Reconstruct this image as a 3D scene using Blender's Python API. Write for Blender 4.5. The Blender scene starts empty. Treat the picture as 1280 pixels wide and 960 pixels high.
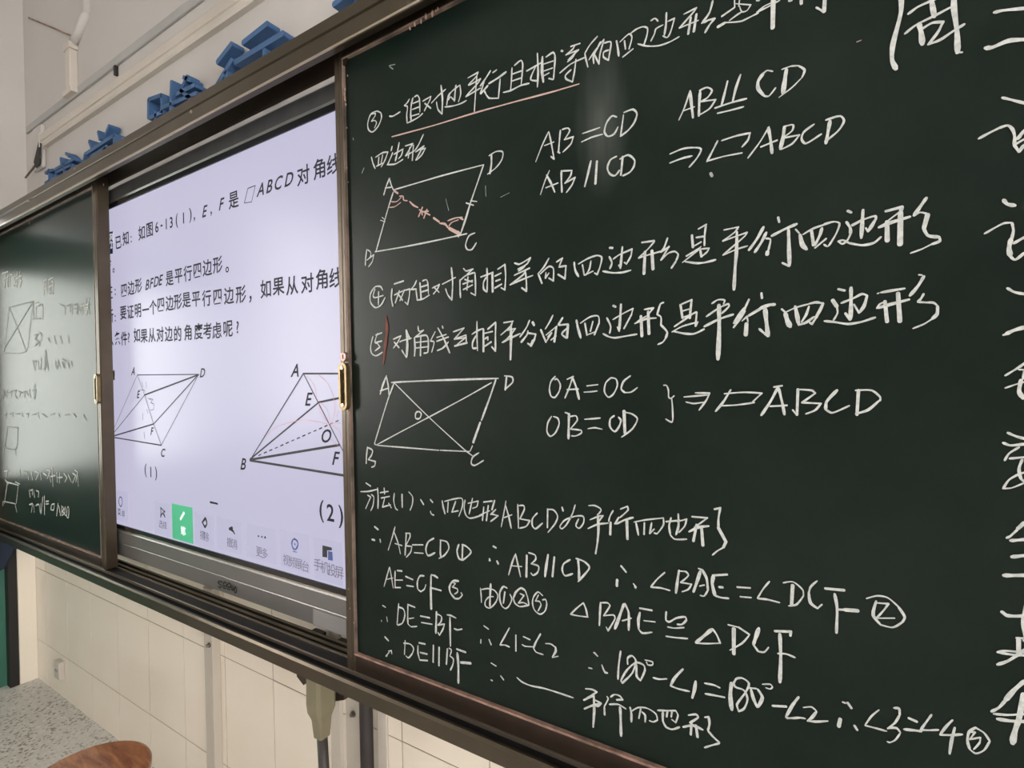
import bpy, bmesh, math, random
from mathutils import Vector, Matrix
random.seed(7)
C = bpy.context.scene.collection
SC = bpy.context.scene

# ------------------------------------------------------------------ camera
F = 640.0
cl = Vector((-1040, 17, 640)).normalized()
cd = Vector((.02, 1, .006)); cd = (cd - cl * cd.dot(cl)).normalized()
AX = -cl; AZ = -cd; AY = AZ.cross(AX)
RW = Matrix((AX, AY, AZ))                     # camera (x right, y down, z forward) -> world
EYE = Vector((0, -.849, 1.32))
cam_data = bpy.data.cameras.new('camera')
cam = bpy.data.objects.new('camera', cam_data); C.objects.link(cam)
M3 = Matrix((RW @ Vector((1, 0, 0)), RW @ Vector((0, -1, 0)), RW @ Vector((0, 0, -1)))).transposed()
cam.matrix_world = Matrix.Translation(EYE) @ M3.to_4x4()
cam_data.sensor_width = 36; cam_data.lens = 36 * F / 1280; cam_data.clip_start = .01
SC.camera = cam

# ------------------------------------------------------------------ world, light, exposure
w = bpy.data.worlds.new('sky'); SC.world = w; w.use_nodes = True
wn = w.node_tree.nodes; wl = w.node_tree.links
bg = wn['Background']; bg.inputs['Color'].default_value = (1, .985, .96, 1); bg.inputs['Strength'].default_value = 24.0
SC.view_settings.view_transform = 'Standard'; SC.view_settings.look = 'None'
SC.view_settings.exposure = 0.0; SC.view_settings.gamma = 1.0; SC.view_settings.use_curve_mapping = False
SC.cycles.use_denoising = True
SC.cycles.max_bounces = 8; SC.cycles.sample_clamp_indirect = 6

XL, XR, YB, ZT = -3.11, 4.6, -7.4, 3.25       # room: left wall, right wall, back wall, ceiling
LEFT_WIN = [(-1.45, -2.95), (-3.4, -4.9), (-5.4, -6.9)]
RIGHT_FILL_WIN = [(-1.2, -2.9), (-3.4, -5.1), (-5.5, -7.0)]  # unseen windows, added for soft light on the front wall
WZ0, WZ1 = .95, 2.55
def portal(x, y0, y1, z0, z1, side):
    l = bpy.data.lights.new('window_daylight', 'AREA'); l.shape = 'RECTANGLE'
    l.size = z1 - z0; l.size_y = abs(y1 - y0); l.cycles.is_portal = True
    o = bpy.data.objects.new('window_daylight', l); C.objects.link(o)
    o.location = (x, (y0 + y1) / 2, (z0 + z1) / 2); o.rotation_euler = (0, -math.pi / 2 * side, 0)
for a, b in LEFT_WIN: portal(XL - .12, a, b, WZ0, WZ1, 1)
portal(XL - .12, -.2, -1.0, .95, 1.85, 1)
for a, b in RIGHT_FILL_WIN: portal(XR + .12, a, b, WZ0, WZ1, -1)

# ------------------------------------------------------------------ helpers
def ray(px, py): return RW @ Vector((px - 640, py - 480, F))
def hit(px, py, y=None, x=None, z=None):
    v = ray(px, py)
    t = (y - EYE.y) / v.y if y is not None else ((x - EYE.x) / v.x if x is not None else (z - EYE.z) / v.z)
    return EYE + v * t
def link(name, me, mat, parent=None):
    o = bpy.data.objects.new(name, me); C.objects.link(o)
    if mat is not None and not me.materials: me.materials.append(mat)
    if parent is not None: o.parent = parent
    return o
def fin(bm, name, mat, parent=None, smooth=False, bevel=0, seg=2):
    if bevel:
        bmesh.ops.bevel(bm, geom=[e for e in bm.edges], offset=bevel, segments=seg, affect='EDGES', profile=.6, clamp_overlap=True)
    bmesh.ops.recalc_face_normals(bm, faces=bm.faces)
    me = bpy.data.meshes.new(name); bm.to_mesh(me); bm.free()
    if smooth:
        for p in me.polygons: p.use_smooth = True
    return link(name, me, mat, parent)
def bx(bm, x0, x1, y0, y1, z0, z1):
    vs = [bm.verts.new(p) for p in ((x0,y0,z0),(x1,y0,z0),(x1,y1,z0),(x0,y1,z0),(x0,y0,z1),(x1,y0,z1),(x1,y1,z1),(x0,y1,z1))]
    for f in ((0,1,2,3),(4,5,6,7),(0,1,5,4),(1,2,6,5),(2,3,7,6),(3,0,4,7)): bm.faces.new([vs[i] for i in f])
def box(name, mat, b, parent=None, bevel=0):
    bm = bmesh.new(); bx(bm, *b); return fin(bm, name, mat, parent, bevel=bevel)
def cyl(bm, p0, p1, r0, r1=None, n=20, caps=True):
    p0, p1 = Vector(p0), Vector(p1); r1 = r0 if r1 is None else r1
    d = (p1 - p0).normalized(); a = d.orthogonal().normalized(); b = d.cross(a)
    A = [bm.verts.new(p0 + (a * math.cos(t) + b * math.sin(t)) * r0) for t in [2 * math.pi * k / n for k in range(n)]]
    B = [bm.verts.new(p1 + (a * math.cos(t) + b * math.sin(t)) * r1) for t in [2 * math.pi * k / n for k in range(n)]]
    for k in range(n): bm.faces.new((A[k], A[(k+1) % n], B[(k+1) % n], B[k]))
    if caps: bm.faces.new(A[::-1]); bm.faces.new(B)
def lathe(bm, cx, cy, prof, n=24):
    rings = [[bm.verts.new((cx + r * math.cos(2*math.pi*k/n), cy + r * math.sin(2*math.pi*k/n), z)) for k in range(n)] for r, z in prof]
    for A, B in zip(rings, rings[1:]):
        for k in range(n): bm.faces.new((A[k], A[(k+1)%n], B[(k+1)%n], B[k]))
    bm.faces.new(rings[0][::-1]); bm.faces.new(rings[-1])
def prism(bm, pts, x0, x1):                    # (y, z) outline extruded along x
    A = [bm.verts.new((x0, y, z)) for y, z in pts]; B = [bm.verts.new((x1, y, z)) for y, z in pts]
    n = len(pts)
    for k in range(n): bm.faces.new((A[k], A[(k+1)%n], B[(k+1)%n], B[k]))
    bm.faces.new(A[::-1]); bm.faces.new(B)
def thing(name, label, cat, loc=(0,0,0), group=None):
    o = bpy.data.objects.new(name, None); C.objects.link(o); o.location = loc; o.empty_display_size = .05
    tag(o, label, cat, group); return o
def tag(o, label, cat, group=None):
    o['label'] = label; o['category'] = cat
    if group: o['group'] = group
    return o
def adopt(o, parent):                          # parent while keeping world coordinates in the mesh
    o.parent = parent; o.matrix_parent_inverse = Matrix.Translation(parent.location).inverted(); return o
def struct(o): o['kind'] = 'structure'; return o

# ------------------------------------------------------------------ materials
def mat(name, col, rough=.6, metal=0, spec=.5, bump=0, bscale=60, vary=0, vscale=4, vcol=None, emis=None, estr=0, coat=0):
    m = bpy.data.materials.new(name); m.use_nodes = True
    nt = m.node_tree; p = nt.nodes['Principled BSDF']
    p.inputs['Base Color'].default_value = (*col, 1); p.inputs['Roughness'].default_value = rough
    p.inputs['Metallic'].default_value = metal; p.inputs['Specular IOR Level'].default_value = spec
    p.inputs['Coat Weight'].default_value = coat
    if emis: p.inputs['Emission Color'].default_value = (*emis, 1); p.inputs['Emission Strength'].default_value = estr
    tc = nt.nodes.new('ShaderNodeTexCoord')
    if vary:
        n = nt.nodes.new('ShaderNodeTexNoise'); n.inputs['Scale'].default_value = vscale; n.inputs['Detail'].default_value = 6
        nt.links.new(tc.outputs['Object'], n.inputs['Vector'])
        r = nt.nodes.new('ShaderNodeMapRange'); r.inputs['From Min'].default_value = .35; r.inputs['From Max'].default_value = .7
        r.inputs['To Max'].default_value = vary; nt.links.new(n.outputs['Fac'], r.inputs['Value'])
        mx = nt.nodes.new('ShaderNodeMix'); mx.data_type = 'RGBA'
        mx.inputs['A'].default_value = (*col, 1); mx.inputs['B'].default_value = (*(vcol or [c * .5 for c in col]), 1)
        nt.links.new(r.outputs['Result'], mx.inputs['Factor']); nt.links.new(mx.outputs['Result'], p.inputs['Base Color'])
    if bump:
        n2 = nt.nodes.new('ShaderNodeTexNoise'); n2.inputs['Scale'].default_value = bscale; n2.inputs['Detail'].default_value = 4
        nt.links.new(tc.outputs['Object'], n2.inputs['Vector'])
        b = nt.nodes.new('ShaderNodeBump'); b.inputs['Strength'].default_value = bump; b.inputs['Distance'].default_value = .002
        nt.links.new(n2.outputs['Fac'], b.inputs['Height']); nt.links.new(b.outputs['Normal'], p.inputs['Normal'])
    return m
M = {}
M['plaster'] = mat('painted_plaster', (.54, .52, .50), .85, bump=.5, bscale=18, vary=.4, vscale=2.2, vcol=(.45, .425, .40))
M['ceiling'] = mat('ceiling_paint', (.55, .54, .52), .9)
M['joint'] = mat('tile_grout', (.25, .205, .16), .8)
M['tile'] = mat('cream_glazed_tile', (.88, .81, .70), .30, bump=.12, bscale=9, vary=.3, vscale=5, vcol=(.80, .69, .55))
M['bronze'] = mat('bronze_aluminium', (.098, .080, .056), .30, .8, bump=.06, bscale=200, vary=.4, vscale=14, vcol=(.065, .052, .036))
M['bronze_worn'] = mat('worn_brown_frame', (.042, .029, .021), .36, .5, bump=.2, bscale=90, vary=.5, vscale=30, vcol=(.065, .043, .03))
M['wear'] = mat('chipped_edge', (.36, .22, .17), .6, vary=.9, vscale=35, vcol=(.10, .06, .045), bump=.6, bscale=120)
M['wear2'] = mat('scuffed_bead', (.26, .18, .145), .6, vary=1, vscale=16, vcol=(.045, .035, .028), bump=.4, bscale=120)
M['brass'] = mat('aged_brass', (.22, .17, .085), .35, .8, vary=.5, vscale=50, vcol=(.16, .11, .06))
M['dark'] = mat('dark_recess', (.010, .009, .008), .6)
M['blue'] = mat('blue_foam', (.045, .115, .255), .6, bump=.2, bscale=150, vary=.4, vscale=12, vcol=(.035, .09, .20))
M['case'] = mat('grey_brushed_case', (.25, .24, .235), .34, .6, vary=.3, vscale=6, vcol=(.25, .24, .235))
M['bezel'] = mat('black_bezel', (.012, .012, .014), .18)
M['ink'] = mat('screen_ink', (.022, .020, .035), .6, spec=.2)
M['inkgrey'] = mat('screen_grey_ink', (.055, .055, .062), .6, spec=.2)
M['inklight'] = mat('screen_pale_ink', (.17, .16, .25), .6)
M['inkpink'] = mat('screen_pink_ink', (.75, .36, .36), .6)
M['inkblue'] = mat('screen_badge', (.08, .12, .36), .6)
M['inkgreen'] = mat('screen_green_tile', (.06, .42, .22), .5, emis=(.06, .45, .24), estr=.35)
M['inkwhite'] = mat('screen_white', (.7, .7, .75), .5, emis=(.8, .85, .9), estr=.6)
M['panelbg'] = mat('screen_toolbar', (.03, .03, .04), .25, emis=(.62, .605, .81), estr=.76)
M['white'] = mat('white_painted_metal', (.55, .505, .44), .45, vary=.4, vscale=8, vcol=(.46, .41, .34))
M['steel'] = mat('steel_bolt', (.22, .20, .18), .35, .9)
M['plug'] = mat('olive_grey_plastic', (.21, .185, .115), .45, vary=.3, vscale=20)
M['rubber'] = mat('dark_grey_rubber', (.045, .038, .037), .5)
M['navy'] = mat('navy_cloth', (.02, .03, .055), .9, bump=.5, bscale=40)
M['green'] = mat('green_door_paint', (.045, .17, .12), .45, vary=.3, vscale=6)
M['wood'] = mat('orange_wood', (.40, .15, .05), .35, coat=.3)
M['chalk'] = mat('white_chalk', (.58, .60, .585), .95, vary=.7, vscale=230, vcol=(.33, .36, .34))
M['chalkthin'] = mat('thin_white_chalk', (.70, .72, .68), .95, vary=.8, vscale=260, vcol=(.22, .25, .22))
M['chalkfaint'] = mat('faint_chalk', (.34, .37, .34), .95, vary=.8, vscale=150, vcol=(.15, .18, .16))
M['chalkpink'] = mat('pink_chalk', (.52, .38, .34), .95, vary=.6, vscale=230, vcol=(.45, .25, .22))
M['chalkred'] = mat('brown_red_chalk', (.20, .055, .04), .95, vary=.8, vscale=90, vcol=(.10, .05, .04))
M['chalkgreen'] = mat('dull_green_chalk', (.16, .26, .21), .95, vary=.6, vscale=150)

def nodes_of(m): return m.node_tree.nodes, m.node_tree.links, m.node_tree.nodes['Principled BSDF']
# wood grain
n_, l_, p_ = nodes_of(M['wood'])
tc = n_.new('ShaderNodeTexCoord'); mp = n_.new('ShaderNodeMapping'); mp.inputs['Scale'].default_value = (14, 70, 14); mp.inputs['Rotation'].default_value = (0, 0, .5)
nz = n_.new('ShaderNodeTexNoise'); nz.inputs['Scale'].default_value = 1; nz.inputs['Detail'].default_value = 5; nz.inputs['Distortion'].default_value = .6
cr = n_.new('ShaderNodeValToRGB'); cr.color_ramp.elements[0].position = .35; cr.color_ramp.elements[0].color = (.20, .055, .02, 1)
cr.color_ramp.elements[1].position = .65; cr.color_ramp.elements[1].color = (.45, .19, .075, 1)
l_.new(tc.outputs['Object'], mp.inputs['Vector']); l_.new(mp.outputs['Vector'], nz.inputs['Vector']); l_.new(nz.outputs['Fac'], cr.inputs['Fac']); l_.new(cr.outputs['Color'], p_.inputs['Base Color'])
# terrazzo
m = bpy.data.materials.new('terrazzo'); m.use_nodes = True; M['terrazzo'] = m
n_, l_, p_ = nodes_of(m)
tc = n_.new('ShaderNodeTexCoord'); vo = n_.new('ShaderNodeTexVoronoi'); vo.inputs['Scale'].default_value = 130; vo.inputs['Randomness'].default_value = 1
l_.new(tc.outputs['Object'], vo.inputs['Vector'])
sp = n_.new('ShaderNodeSeparateColor'); l_.new(vo.outputs['Color'], sp.inputs['Color'])
cr = n_.new('ShaderNodeValToRGB'); cr.color_ramp.interpolation = 'CONSTANT'
e = cr.color_ramp.elements; e[0].position = 0; e[0].color = (.34, .30, .25, 1); e[1].position = .16; e[1].color = (.66, .64, .60, 1)
for q, c in ((.4, (.68, .67, .63)), (.7, (.72, .70, .66)), (.85, (.78, .77, .74))):
    el = e.new(q); el.color = (*c, 1)
l_.new(sp.outputs['Red'], cr.inputs['Fac'])
ns = n_.new('ShaderNodeTexNoise'); ns.inputs['Scale'].default_value = 3; l_.new(tc.outputs['Object'], ns.inputs['Vector'])
mx = n_.new('ShaderNodeMix'); mx.data_type = 'RGBA'; mx.inputs['B'].default_value = (.78, .77, .74, 1)
mr = n_.new('ShaderNodeMapRange'); mr.inputs['From Min'].default_value = .4; mr.inputs['From Max'].default_value = .65; mr.inputs['To Max'].default_value = .6
l_.new(ns.outputs['Fac'], mr.inputs['Value']); l_.new(mr.outputs['Result'], mx.inputs['Factor']); l_.new(cr.outputs['Color'], mx.inputs['A']); l_.new(mx.outputs['Result'], p_.inputs['Base Color'])
p_.inputs['Roughness'].default_value = .5
# writing surface of the boards: enamel green with chalk dust
m = bpy.data.materials.new('chalkboard_green'); m.use_nodes = True; M['board'] = m
n_, l_, p_ = nodes_of(m)
tc = n_.new('ShaderNodeTexCoord')
ns = n_.new('ShaderNodeTexNoise'); ns.inputs['Scale'].default_value = 3.2; ns.inputs['Detail'].default_value = 8; ns.inputs['Roughness'].default_value = .7
l_.new(tc.outputs['Object'], ns.inputs['Vector'])
mr = n_.new('ShaderNodeMapRange'); mr.inputs['From Min'].default_value = .42; mr.inputs['From Max'].default_value = .8; mr.inputs['To Max'].default_value = .018
l_.new(ns.outputs['Fac'], mr.inputs['Value'])
# one wiped smear of chalk dust right of the first formula
mp = n_.new('ShaderNodeMapping'); mp.vector_type = 'POINT'
sc = hit(752, 150, y=-.14); mp.inputs['Location'].default_value = (-sc.x, 0, -sc.z)
l_.new(tc.outputs['Object'], mp.inputs['Vector'])
mp2 = n_.new('ShaderNodeMapping'); mp2.inputs['Rotation'].default_value = (0, -.5, 0); mp2.inputs['Scale'].default_value = (22, 0, 8.5)
l_.new(mp.outputs['Vector'], mp2.inputs['Vector'])
gr = n_.new('ShaderNodeTexGradient'); gr.gradient_type = 'SPHERICAL'; l_.new(mp2.outputs['Vector'], gr.inputs['Vector'])
n3 = n_.new('ShaderNodeTexNoise'); n3.inputs['Scale'].default_value = 1; mp3 = n_.new('ShaderNodeMapping'); mp3.inputs['Rotation'].default_value = (0, -.5, 0); mp3.inputs['Scale'].default_value = (60, 1, 6)
l_.new(mp.outputs['Vector'], mp3.inputs['Vector']); l_.new(mp3.outputs['Vector'], n3.inputs['Vector'])
mu = n_.new('ShaderNodeMath'); mu.operation = 'MULTIPLY'; l_.new(gr.outputs['Fac'], mu.inputs[0]); l_.new(n3.outputs['Fac'], mu.inputs[1])
mu2 = n_.new('ShaderNodeMath'); mu2.operation = 'MULTIPLY_ADD'; mu2.inputs[1].default_value = .2; l_.new(mu.outputs['Value'], mu2.inputs[0]); l_.new(mr.outputs['Result'], mu2.inputs[2])
mx = n_.new('ShaderNodeMix'); mx.data_type = 'RGBA'; mx.inputs['A'].default_value = (.0042, .0100, .0070, 1); mx.inputs['B'].default_value = (.45, .50, .46, 1)
l_.new(mu2.outputs['Value'], mx.inputs['Factor']); l_.new(mx.outputs['Result'], p_.inputs['Base Color'])
p_.inputs['Roughness'].default_value = .33; p_.inputs['Specular IOR Level'].default_value = .15
# lit screen
m = bpy.data.materials.new('lit_screen'); m.use_nodes = True; M['screen'] = m
n_, l_, p_ = nodes_of(m)
p_.inputs['Base Color'].default_value = (.02, .02, .03, 1); p_.inputs['Roughness'].default_value = .30; p_.inputs['Specular IOR Level'].default_value = .25
p_.inputs['Emission Color'].default_value = (.64, .62, .81, 1); p_.inputs['Emission Strength'].default_value = .80
# glass
def glass(name, tint=(.96, .945, .94, 1)):
    m = bpy.data.materials.new(name); m.use_nodes = True
    n_, l_, p_ = nodes_of(m); n_.remove(p_)
    t = n_.new('ShaderNodeBsdfTransparent'); t.inputs['Color'].default_value = tint
    g = n_.new('ShaderNodeBsdfGlossy'); g.inputs['Roughness'].default_value = .02
    fr = n_.new('ShaderNodeFresnel'); mx = n_.new('ShaderNodeMixShader')
    l_.new(fr.outputs['Fac'], mx.inputs['Fac']); l_.new(t.outputs['BSDF'], mx.inputs[1]); l_.new(g.outputs['BSDF'], mx.inputs[2])
    l_.new(mx.outputs['Shader'], n_['Material Output'].inputs['Surface']); return m
M['glass'] = glass('window_glass')
M['dglass'] = glass('dimmed_door_glass', (.46, .475, .46, 1))  # tint added to cut the daylight and glare through the pane

# ------------------------------------------------------------------ room shell
struct(box('floor', M['terrazzo'], (XL - 1.2, XR + 1.2, YB, 0.1, -.1, 0)))
struct(box('ceiling', M['ceiling'], (XL - .15, XR + .15, YB - .1, .1, ZT, ZT + .1)))
wf = struct(box('wall_front', M['plaster'], (XL - .15, XR + .15, 0.0, .15, 0, ZT)))
struct(box('wall_back', M['plaster'], (XL - .15, XR + .15, YB - .15, YB, 0, ZT)))
def side_wall(name, x0, x1, openings):
    bm = bmesh.new(); ys = sorted([(b, a) for a, b, *_ in openings]); cur = YB
    for (lo, hi), (z0, z1) in zip(ys, [(o[2], o[3]) for o in sorted(openings, key=lambda o: o[1])]):
        if lo > cur: bx(bm, x0, x1, cur, lo, 0, ZT)
        if z0 > 0: bx(bm, x0, x1, lo, hi, 0, z0)
        bx(bm, x0, x1, lo, hi, z1, ZT); cur = hi
    bx(bm, x0, x1, cur, 0, 0, ZT)
    return struct(fin(bm, name, M['plaster']))
side_wall('wall_left', XL - .15, XL, [(a, b, WZ0, WZ1) for a, b in LEFT_WIN] + [(-.07, -1.1, 0, 2.1)])
side_wall('wall_right', XR, XR + .15, [(a, b, WZ0, WZ1) for a, b in RIGHT_FILL_WIN])
k = 0
for x, wins in ((XL - .08, LEFT_WIN), (XR + .08, RIGHT_FILL_WIN)):
    for a, b in wins:
        k += 1
        bm = bmesh.new(); t = .05
        bx(bm, x-.03, x+.03, b, a, WZ0, WZ0+t); bx(bm, x-.03, x+.03, b, a, WZ1-t, WZ1)
        for yy in (b, (a+b)/2 - t/2, a - t): bx(bm, x-.03, x+.03, yy, yy+t, WZ0, WZ1)
        fr = struct(fin(bm, 'window_%d' % k, M['white']))
        for lo, hi in ((b + t, (a+b)/2 - t/2), ((a+b)/2 + t/2, a - t)):
            box('window_pane', M['glass'], (x-.003, x+.003, lo, hi, WZ0+t, WZ1-t), fr)
# green glazed door beside the boards
bm = bmesh.new(); xd = XL - .06
bx(bm, xd-.02, xd+.02, -1.06, -.10, 0, .93); bx(bm, xd-.02, xd+.02, -.2, -.10, .93, 2.06)
bx(bm, xd-.02, xd+.02, -1.06, -.92, .93, 2.06); bx(bm, xd-.02, xd+.02, -.92, -.2, 1.86, 2.06)
door = struct(fin(bm, 'door_1', M['green']))
box('door_pane', M['dglass'], (xd-.003, xd+.003, -.92, -.2, .93, 1.86), door)
box('door_panel', M['green'], (xd+.02, xd+.03, -.86, -.24, .15, .82), door)
bm = bmesh.new(); cyl(bm, (xd+.02, -.97, 1.02), (xd+.07, -.97, 1.02), .009); cyl(bm, (xd+.06, -.97, 1.02), (xd+.06, -.87, 1.02), .009)
fin(bm, 'door_handle', M['steel'], door)
bm = bmesh.new(); bx(bm, XL-.12, XL+.004, -.10, -.07, 0, 2.1); bx(bm, XL-.12, XL+.004, -1.1, -1.06, 0, 2.1); bx(bm, XL-.12, XL+.004, -1.1, -.07, 2.08, 2.12)
struct(fin(bm, 'trim_1', M['dark']))
# glazed wall tiles under the boards: each tile a piece of its own
rows = [(0.0, .178), (.181, .508), (.511, .838)]
TW = .24
tmesh = {}
xs = [-.83 + TW * k for k in range(-10, 8)]
for (z0, z1) in rows:
    bm = bmesh.new(); bx(bm, -TW/2 + .0015, TW/2 - .0015, -.0055, 0.001, -(z1-z0)/2, (z1-z0)/2)
    me = bpy.data.meshes.new('wall_tile'); bm.to_mesh(me); bm.free(); me.materials.append(M['tile'])
    for xj in xs:
        xc = xj + TW / 2
        if xc - TW/2 < XL + .001: continue
        o = bpy.data.objects.new('wall_tile', me); C.objects.link(o); o.parent = wf
        o.location = (xc + random.uniform(-.0004, .0004), random.uniform(-.0004, .0004), (z0+z1)/2)
bm = bmesh.new(); bx(bm, XL, 1.15, -.0042, .001, 0, .84); o = fin(bm, 'tile_grout', M['joint'], wf)
bm = bmesh.new()
# cut first column: sliver tiles against the corner
for (z0, z1) in rows: bx(bm, XL + .002, -.83 + TW * -9 - .0015, -.006, .001, z0, z1)
fin(bm, 'corner_tile', M['tile'], wf)
bm = bmesh.new(); bx(bm, XL, XL + .006, -.068, -.007, 0.001, .838); fin(bm, 'corner_tile', M['tile'], bpy.data.objects['wall_left'])

# conduits and trunking high on the wall
t_ = thing('cable_trunking', 'cream plastic cable trunking running along the wall above the blue letters', 'trunking', (-1.8, 0, 2.39))
bm = bmesh.new(); prism(bm, [(0, 2.366), (-.016, 2.366), (-.02, 2.372), (-.02, 2.386), (-.024, 2.388), (-.024, 2.416), (-.02, 2.422), (0, 2.422)], -2.86, XR - .2)
M['cream'] = mat('cream_pvc', (.60, .55, .49), .5, vary=.3, vscale=5)
M['greyp'] = mat('grey_overpainted_pipe', (.42, .42, .41), .6, vary=.3, vscale=5)
adopt(fin(bm, 'trunking_body', M['cream']), t_)
bm = bmesh.new(); bx(bm, -2.866, -2.858, -.026, 0, 2.363, 2.425); adopt(fin(bm, 'end_cap', M['cream']), t_)
t_ = thing('wall_conduit', 'flat grey painted conduit along the top of the wall with an elbow branch rising', 'conduit', (-1.8, 0, 2.5))
bm = bmesh.new(); bx(bm, XL + .03, XR - .2, -.009, 0, 2.486, 2.516); adopt(fin(bm, 'pipe', M['greyp'], bevel=.003), t_)
bm = bmesh.new(); bx(bm, -2.565, -2.52, -.026, 0, 2.50, 2.675); adopt(fin(bm, 'riser', M['cream'], bevel=.003), t_)
bm = bmesh.new(); bx(bm, -2.59, -2.50, -.03, 0, 2.49, 2.512); bx(bm, -2.575, -2.51, -.03, 0, 2.665, 2.69); adopt(fin(bm, 'coupling', M['cream'], bevel=.003), t_)
bm = bmesh.new(); cyl(bm, (-2.54, -.010, 2.68), (-2.40, -.004, 2.77), .016, n=14); cyl(bm, (-2.40, -.004, 2.76), (-2.40, -.004, 3.2), .016, n=14); adopt(fin(bm, 'elbow', M['plaster'], smooth=True), t_)
# plaster shelf/beam end at the far left and the torn tape hanging from it
bm = bmesh.new(); bx(bm, -2.975, -2.868, -.018, 0, 2.285, 2.47); bm2 = fin(bm, 'trim_1', M['plaster'], bevel=.008); struct(bm2); bm2.name = 'trim_2'
c0 = hit(50, 178, y=-.052); c1 = hit(45, 210, y=-.052); c2 = hit(33, 222, y=-.055)
bm = bmesh.new()
v = [bm.verts.new(p) for p in (hit(49,178,y=-.021), hit(52,179,y=-.021), hit(51,205,y=-.021), hit(46,210,y=-.022), hit(43,203,y=-.024))]
bm.faces.new(v)
r = bmesh.ops.extrude_face_region(bm, geom=bm.faces[:]); bmesh.ops.translate(bm, verts=[q for q in r['geom'] if isinstance(q, bmesh.types.BMVert)], vec=(0, -.003, 0))
tag(fin(bm, 'cable_stub', M['dark']), 'black torn gap with cable stub at the end of the trunking', 'cable')
bm = bmesh.new(); pts = [hit(45,205,y=-.022), hit(40,212,y=-.023), hit(36,217,y=-.023), hit(32,222,y=-.022)]
for a, b in zip(pts, pts[1:]): cyl(bm, a, b, .004, n=8)
tag(fin(bm, 'loose_wire', mat('grey_wire', (.12, .10, .09), .6)), 'short loose wire end dangling left of the trunking', 'wire')
def small(px, py, h, label, name='wall_clip', cat='clip'):
    p = hit(px, py, y=-.008); bm = bmesh.new(); bx(bm, p.x-.006, p.x+.006, -.012, .001, p.z-h/2, p.z+h/2)
    tag(fin(bm, name, M['dark'], bevel=.002), label, cat)
small(84, 65, .035, 'dark slit-shaped wall clip left of the cream riser')
small(144, 88, .035, 'dark slit-shaped wall clip between pipe and trunking')
small(8, 243, .03, 'dark rusty clip on wall at far left above the board track')
small(18, 143, .015, 'small dark nail stub on wall, upper left', 'wall_nail', 'nail'); small(26, 142, .014, 'second small dark nail stub on wall, right of the first', 'wall_nail', 'nail')
bm = bmesh.new(); cyl(bm, hit(36, 22, y=-.004), hit(95, 47, y=-.004), .003, n=8)
tag(fin(bm, 'thin_wire', M['wear']), 'thin brown wire running down to the pipe elbow', 'wire')

# ------------------------------------------------------------------ ribbons traced on a plane
def parse(s):
    out = []
    for st in s.split(';'):
        st = st.strip()
        if not st: continue
        wd = None
        if ':' in st: wd, st = st.split(':'); wd = float(wd)
        out.append((wd, [tuple(float(v) for v in q.split(',')) for q in st.split()]))
    return out
def catmull(P, n=4):
    if len(P) < 3: return P
    Q = [P[0]] + P + [P[-1]]; out = []
    for i in range(1, len(Q) - 2):
        a, b, c, d = Q[i-1], Q[i], Q[i+1], Q[i+2]
        L = (c - b).length
        t1 = (c - a); t2 = (d - b)
        if t1.length > 1e-9: t1 = t1.normalized() * min(t1.length * .5, L * .8)
        if t2.length > 1e-9: t2 = t2.normalized() * min(t2.length * .5, L * .8)
        # corners stay corners
        if a != b and (b - a).normalized().dot((c - b).normalized() if L > 1e-9 else t1) < -.1: t1 = (c - b) * .8
        if d != c and L > 1e-9 and (c - b).normalized().dot((d - c).normalized()) < -.1: t2 = (c - b) * .8
        for j in range(n):
            s = j / n; h = s*s*s; q = s*s
            out.append(b*(2*h-3*q+1) + t1*(h-2*q+s) + c*(-2*h+3*q) + t2*(h-q))
    out.append(P[-1]); return out
NS = [0]
def ribbon(bm, pts, w, eps, taper=True, steps=4):
    """flat stroke facing -y: one strip per smooth run, round caps at ends and corners; every stroke lies a hair above the one before"""
    P = catmull(pts, steps); P = [P[0]] + [b for a, b in zip(P, P[1:]) if (b - a).length > 1e-6]
    if len(P) == 1: P.append(P[0] + Vector((1e-4, 0, 0)))
    NS[0] += 1; base = -3.2e-5 * (NS[0] % 14); n = len(P)
    wid = [w * (.92 + .16 * math.sin(i * .9 + pts[0].x * 90)) * ((.75 if i in (0, n-1) else 1) if taper and n > 2 else 1) / 2 for i in range(n)]
    D_ = [(P[i+1] - P[i]).normalized() for i in range(n-1)]
    cuts = [0] + [i for i in range(1, n-1) if D_[i-1].dot(D_[i]) < .55] + [n-1]
    for a, b in zip(cuts, cuts[1:]):
        prev = None
        for i in range(a, b + 1):
            d = D_[a] if i == a else (D_[b-1] if i == b else (D_[i-1] + D_[i]).normalized())
            sd = Vector((-d.z, 0, d.x)) * wid[i]; c = P[i] + Vector((0, base, 0))
            cur = (bm.verts.new(c - sd), bm.verts.new(c + sd))
            if prev: bm.faces.new((prev[0], cur[0], cur[1], prev[1]))
            prev = cur
        base -= 4e-6
    for i in set(cuts):
        c = P[i] + Vector((0, base - 1.4e-5, 0)); k = 10
        bm.faces.new([bm.verts.new(c + Vector((wid[i]*math.cos(2*math.pi*j/k), 0, wid[i]*math.sin(2*math.pi*j/k)))) for j in range(k)])
def traced(name, mat_, parent, y, ox, oy, sc, wpx, data, lift=.0007, wk=1.0, taper=True, label=None, steps=4):
    bm = bmesh.new()
    for wd, pts in parse(data):
        W = [hit(ox + a/sc, oy + b/sc, y=y - lift) for a, b in pts]
        mid = W[len(W)//2]; depth = (mid - EYE).dot(RW @ Vector((0,0,1)))
        ribbon(bm, W, (wd or wpx) / sc * depth / F * wk, 4e-6, taper, steps)
    me = bpy.data.meshes.new(name); bm.to_mesh(me); bm.free()
    # all strokes face the room
    o = link(name, me, mat_, None); adopt(o, parent)
    if label: o['label'] = label
    return o
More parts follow.
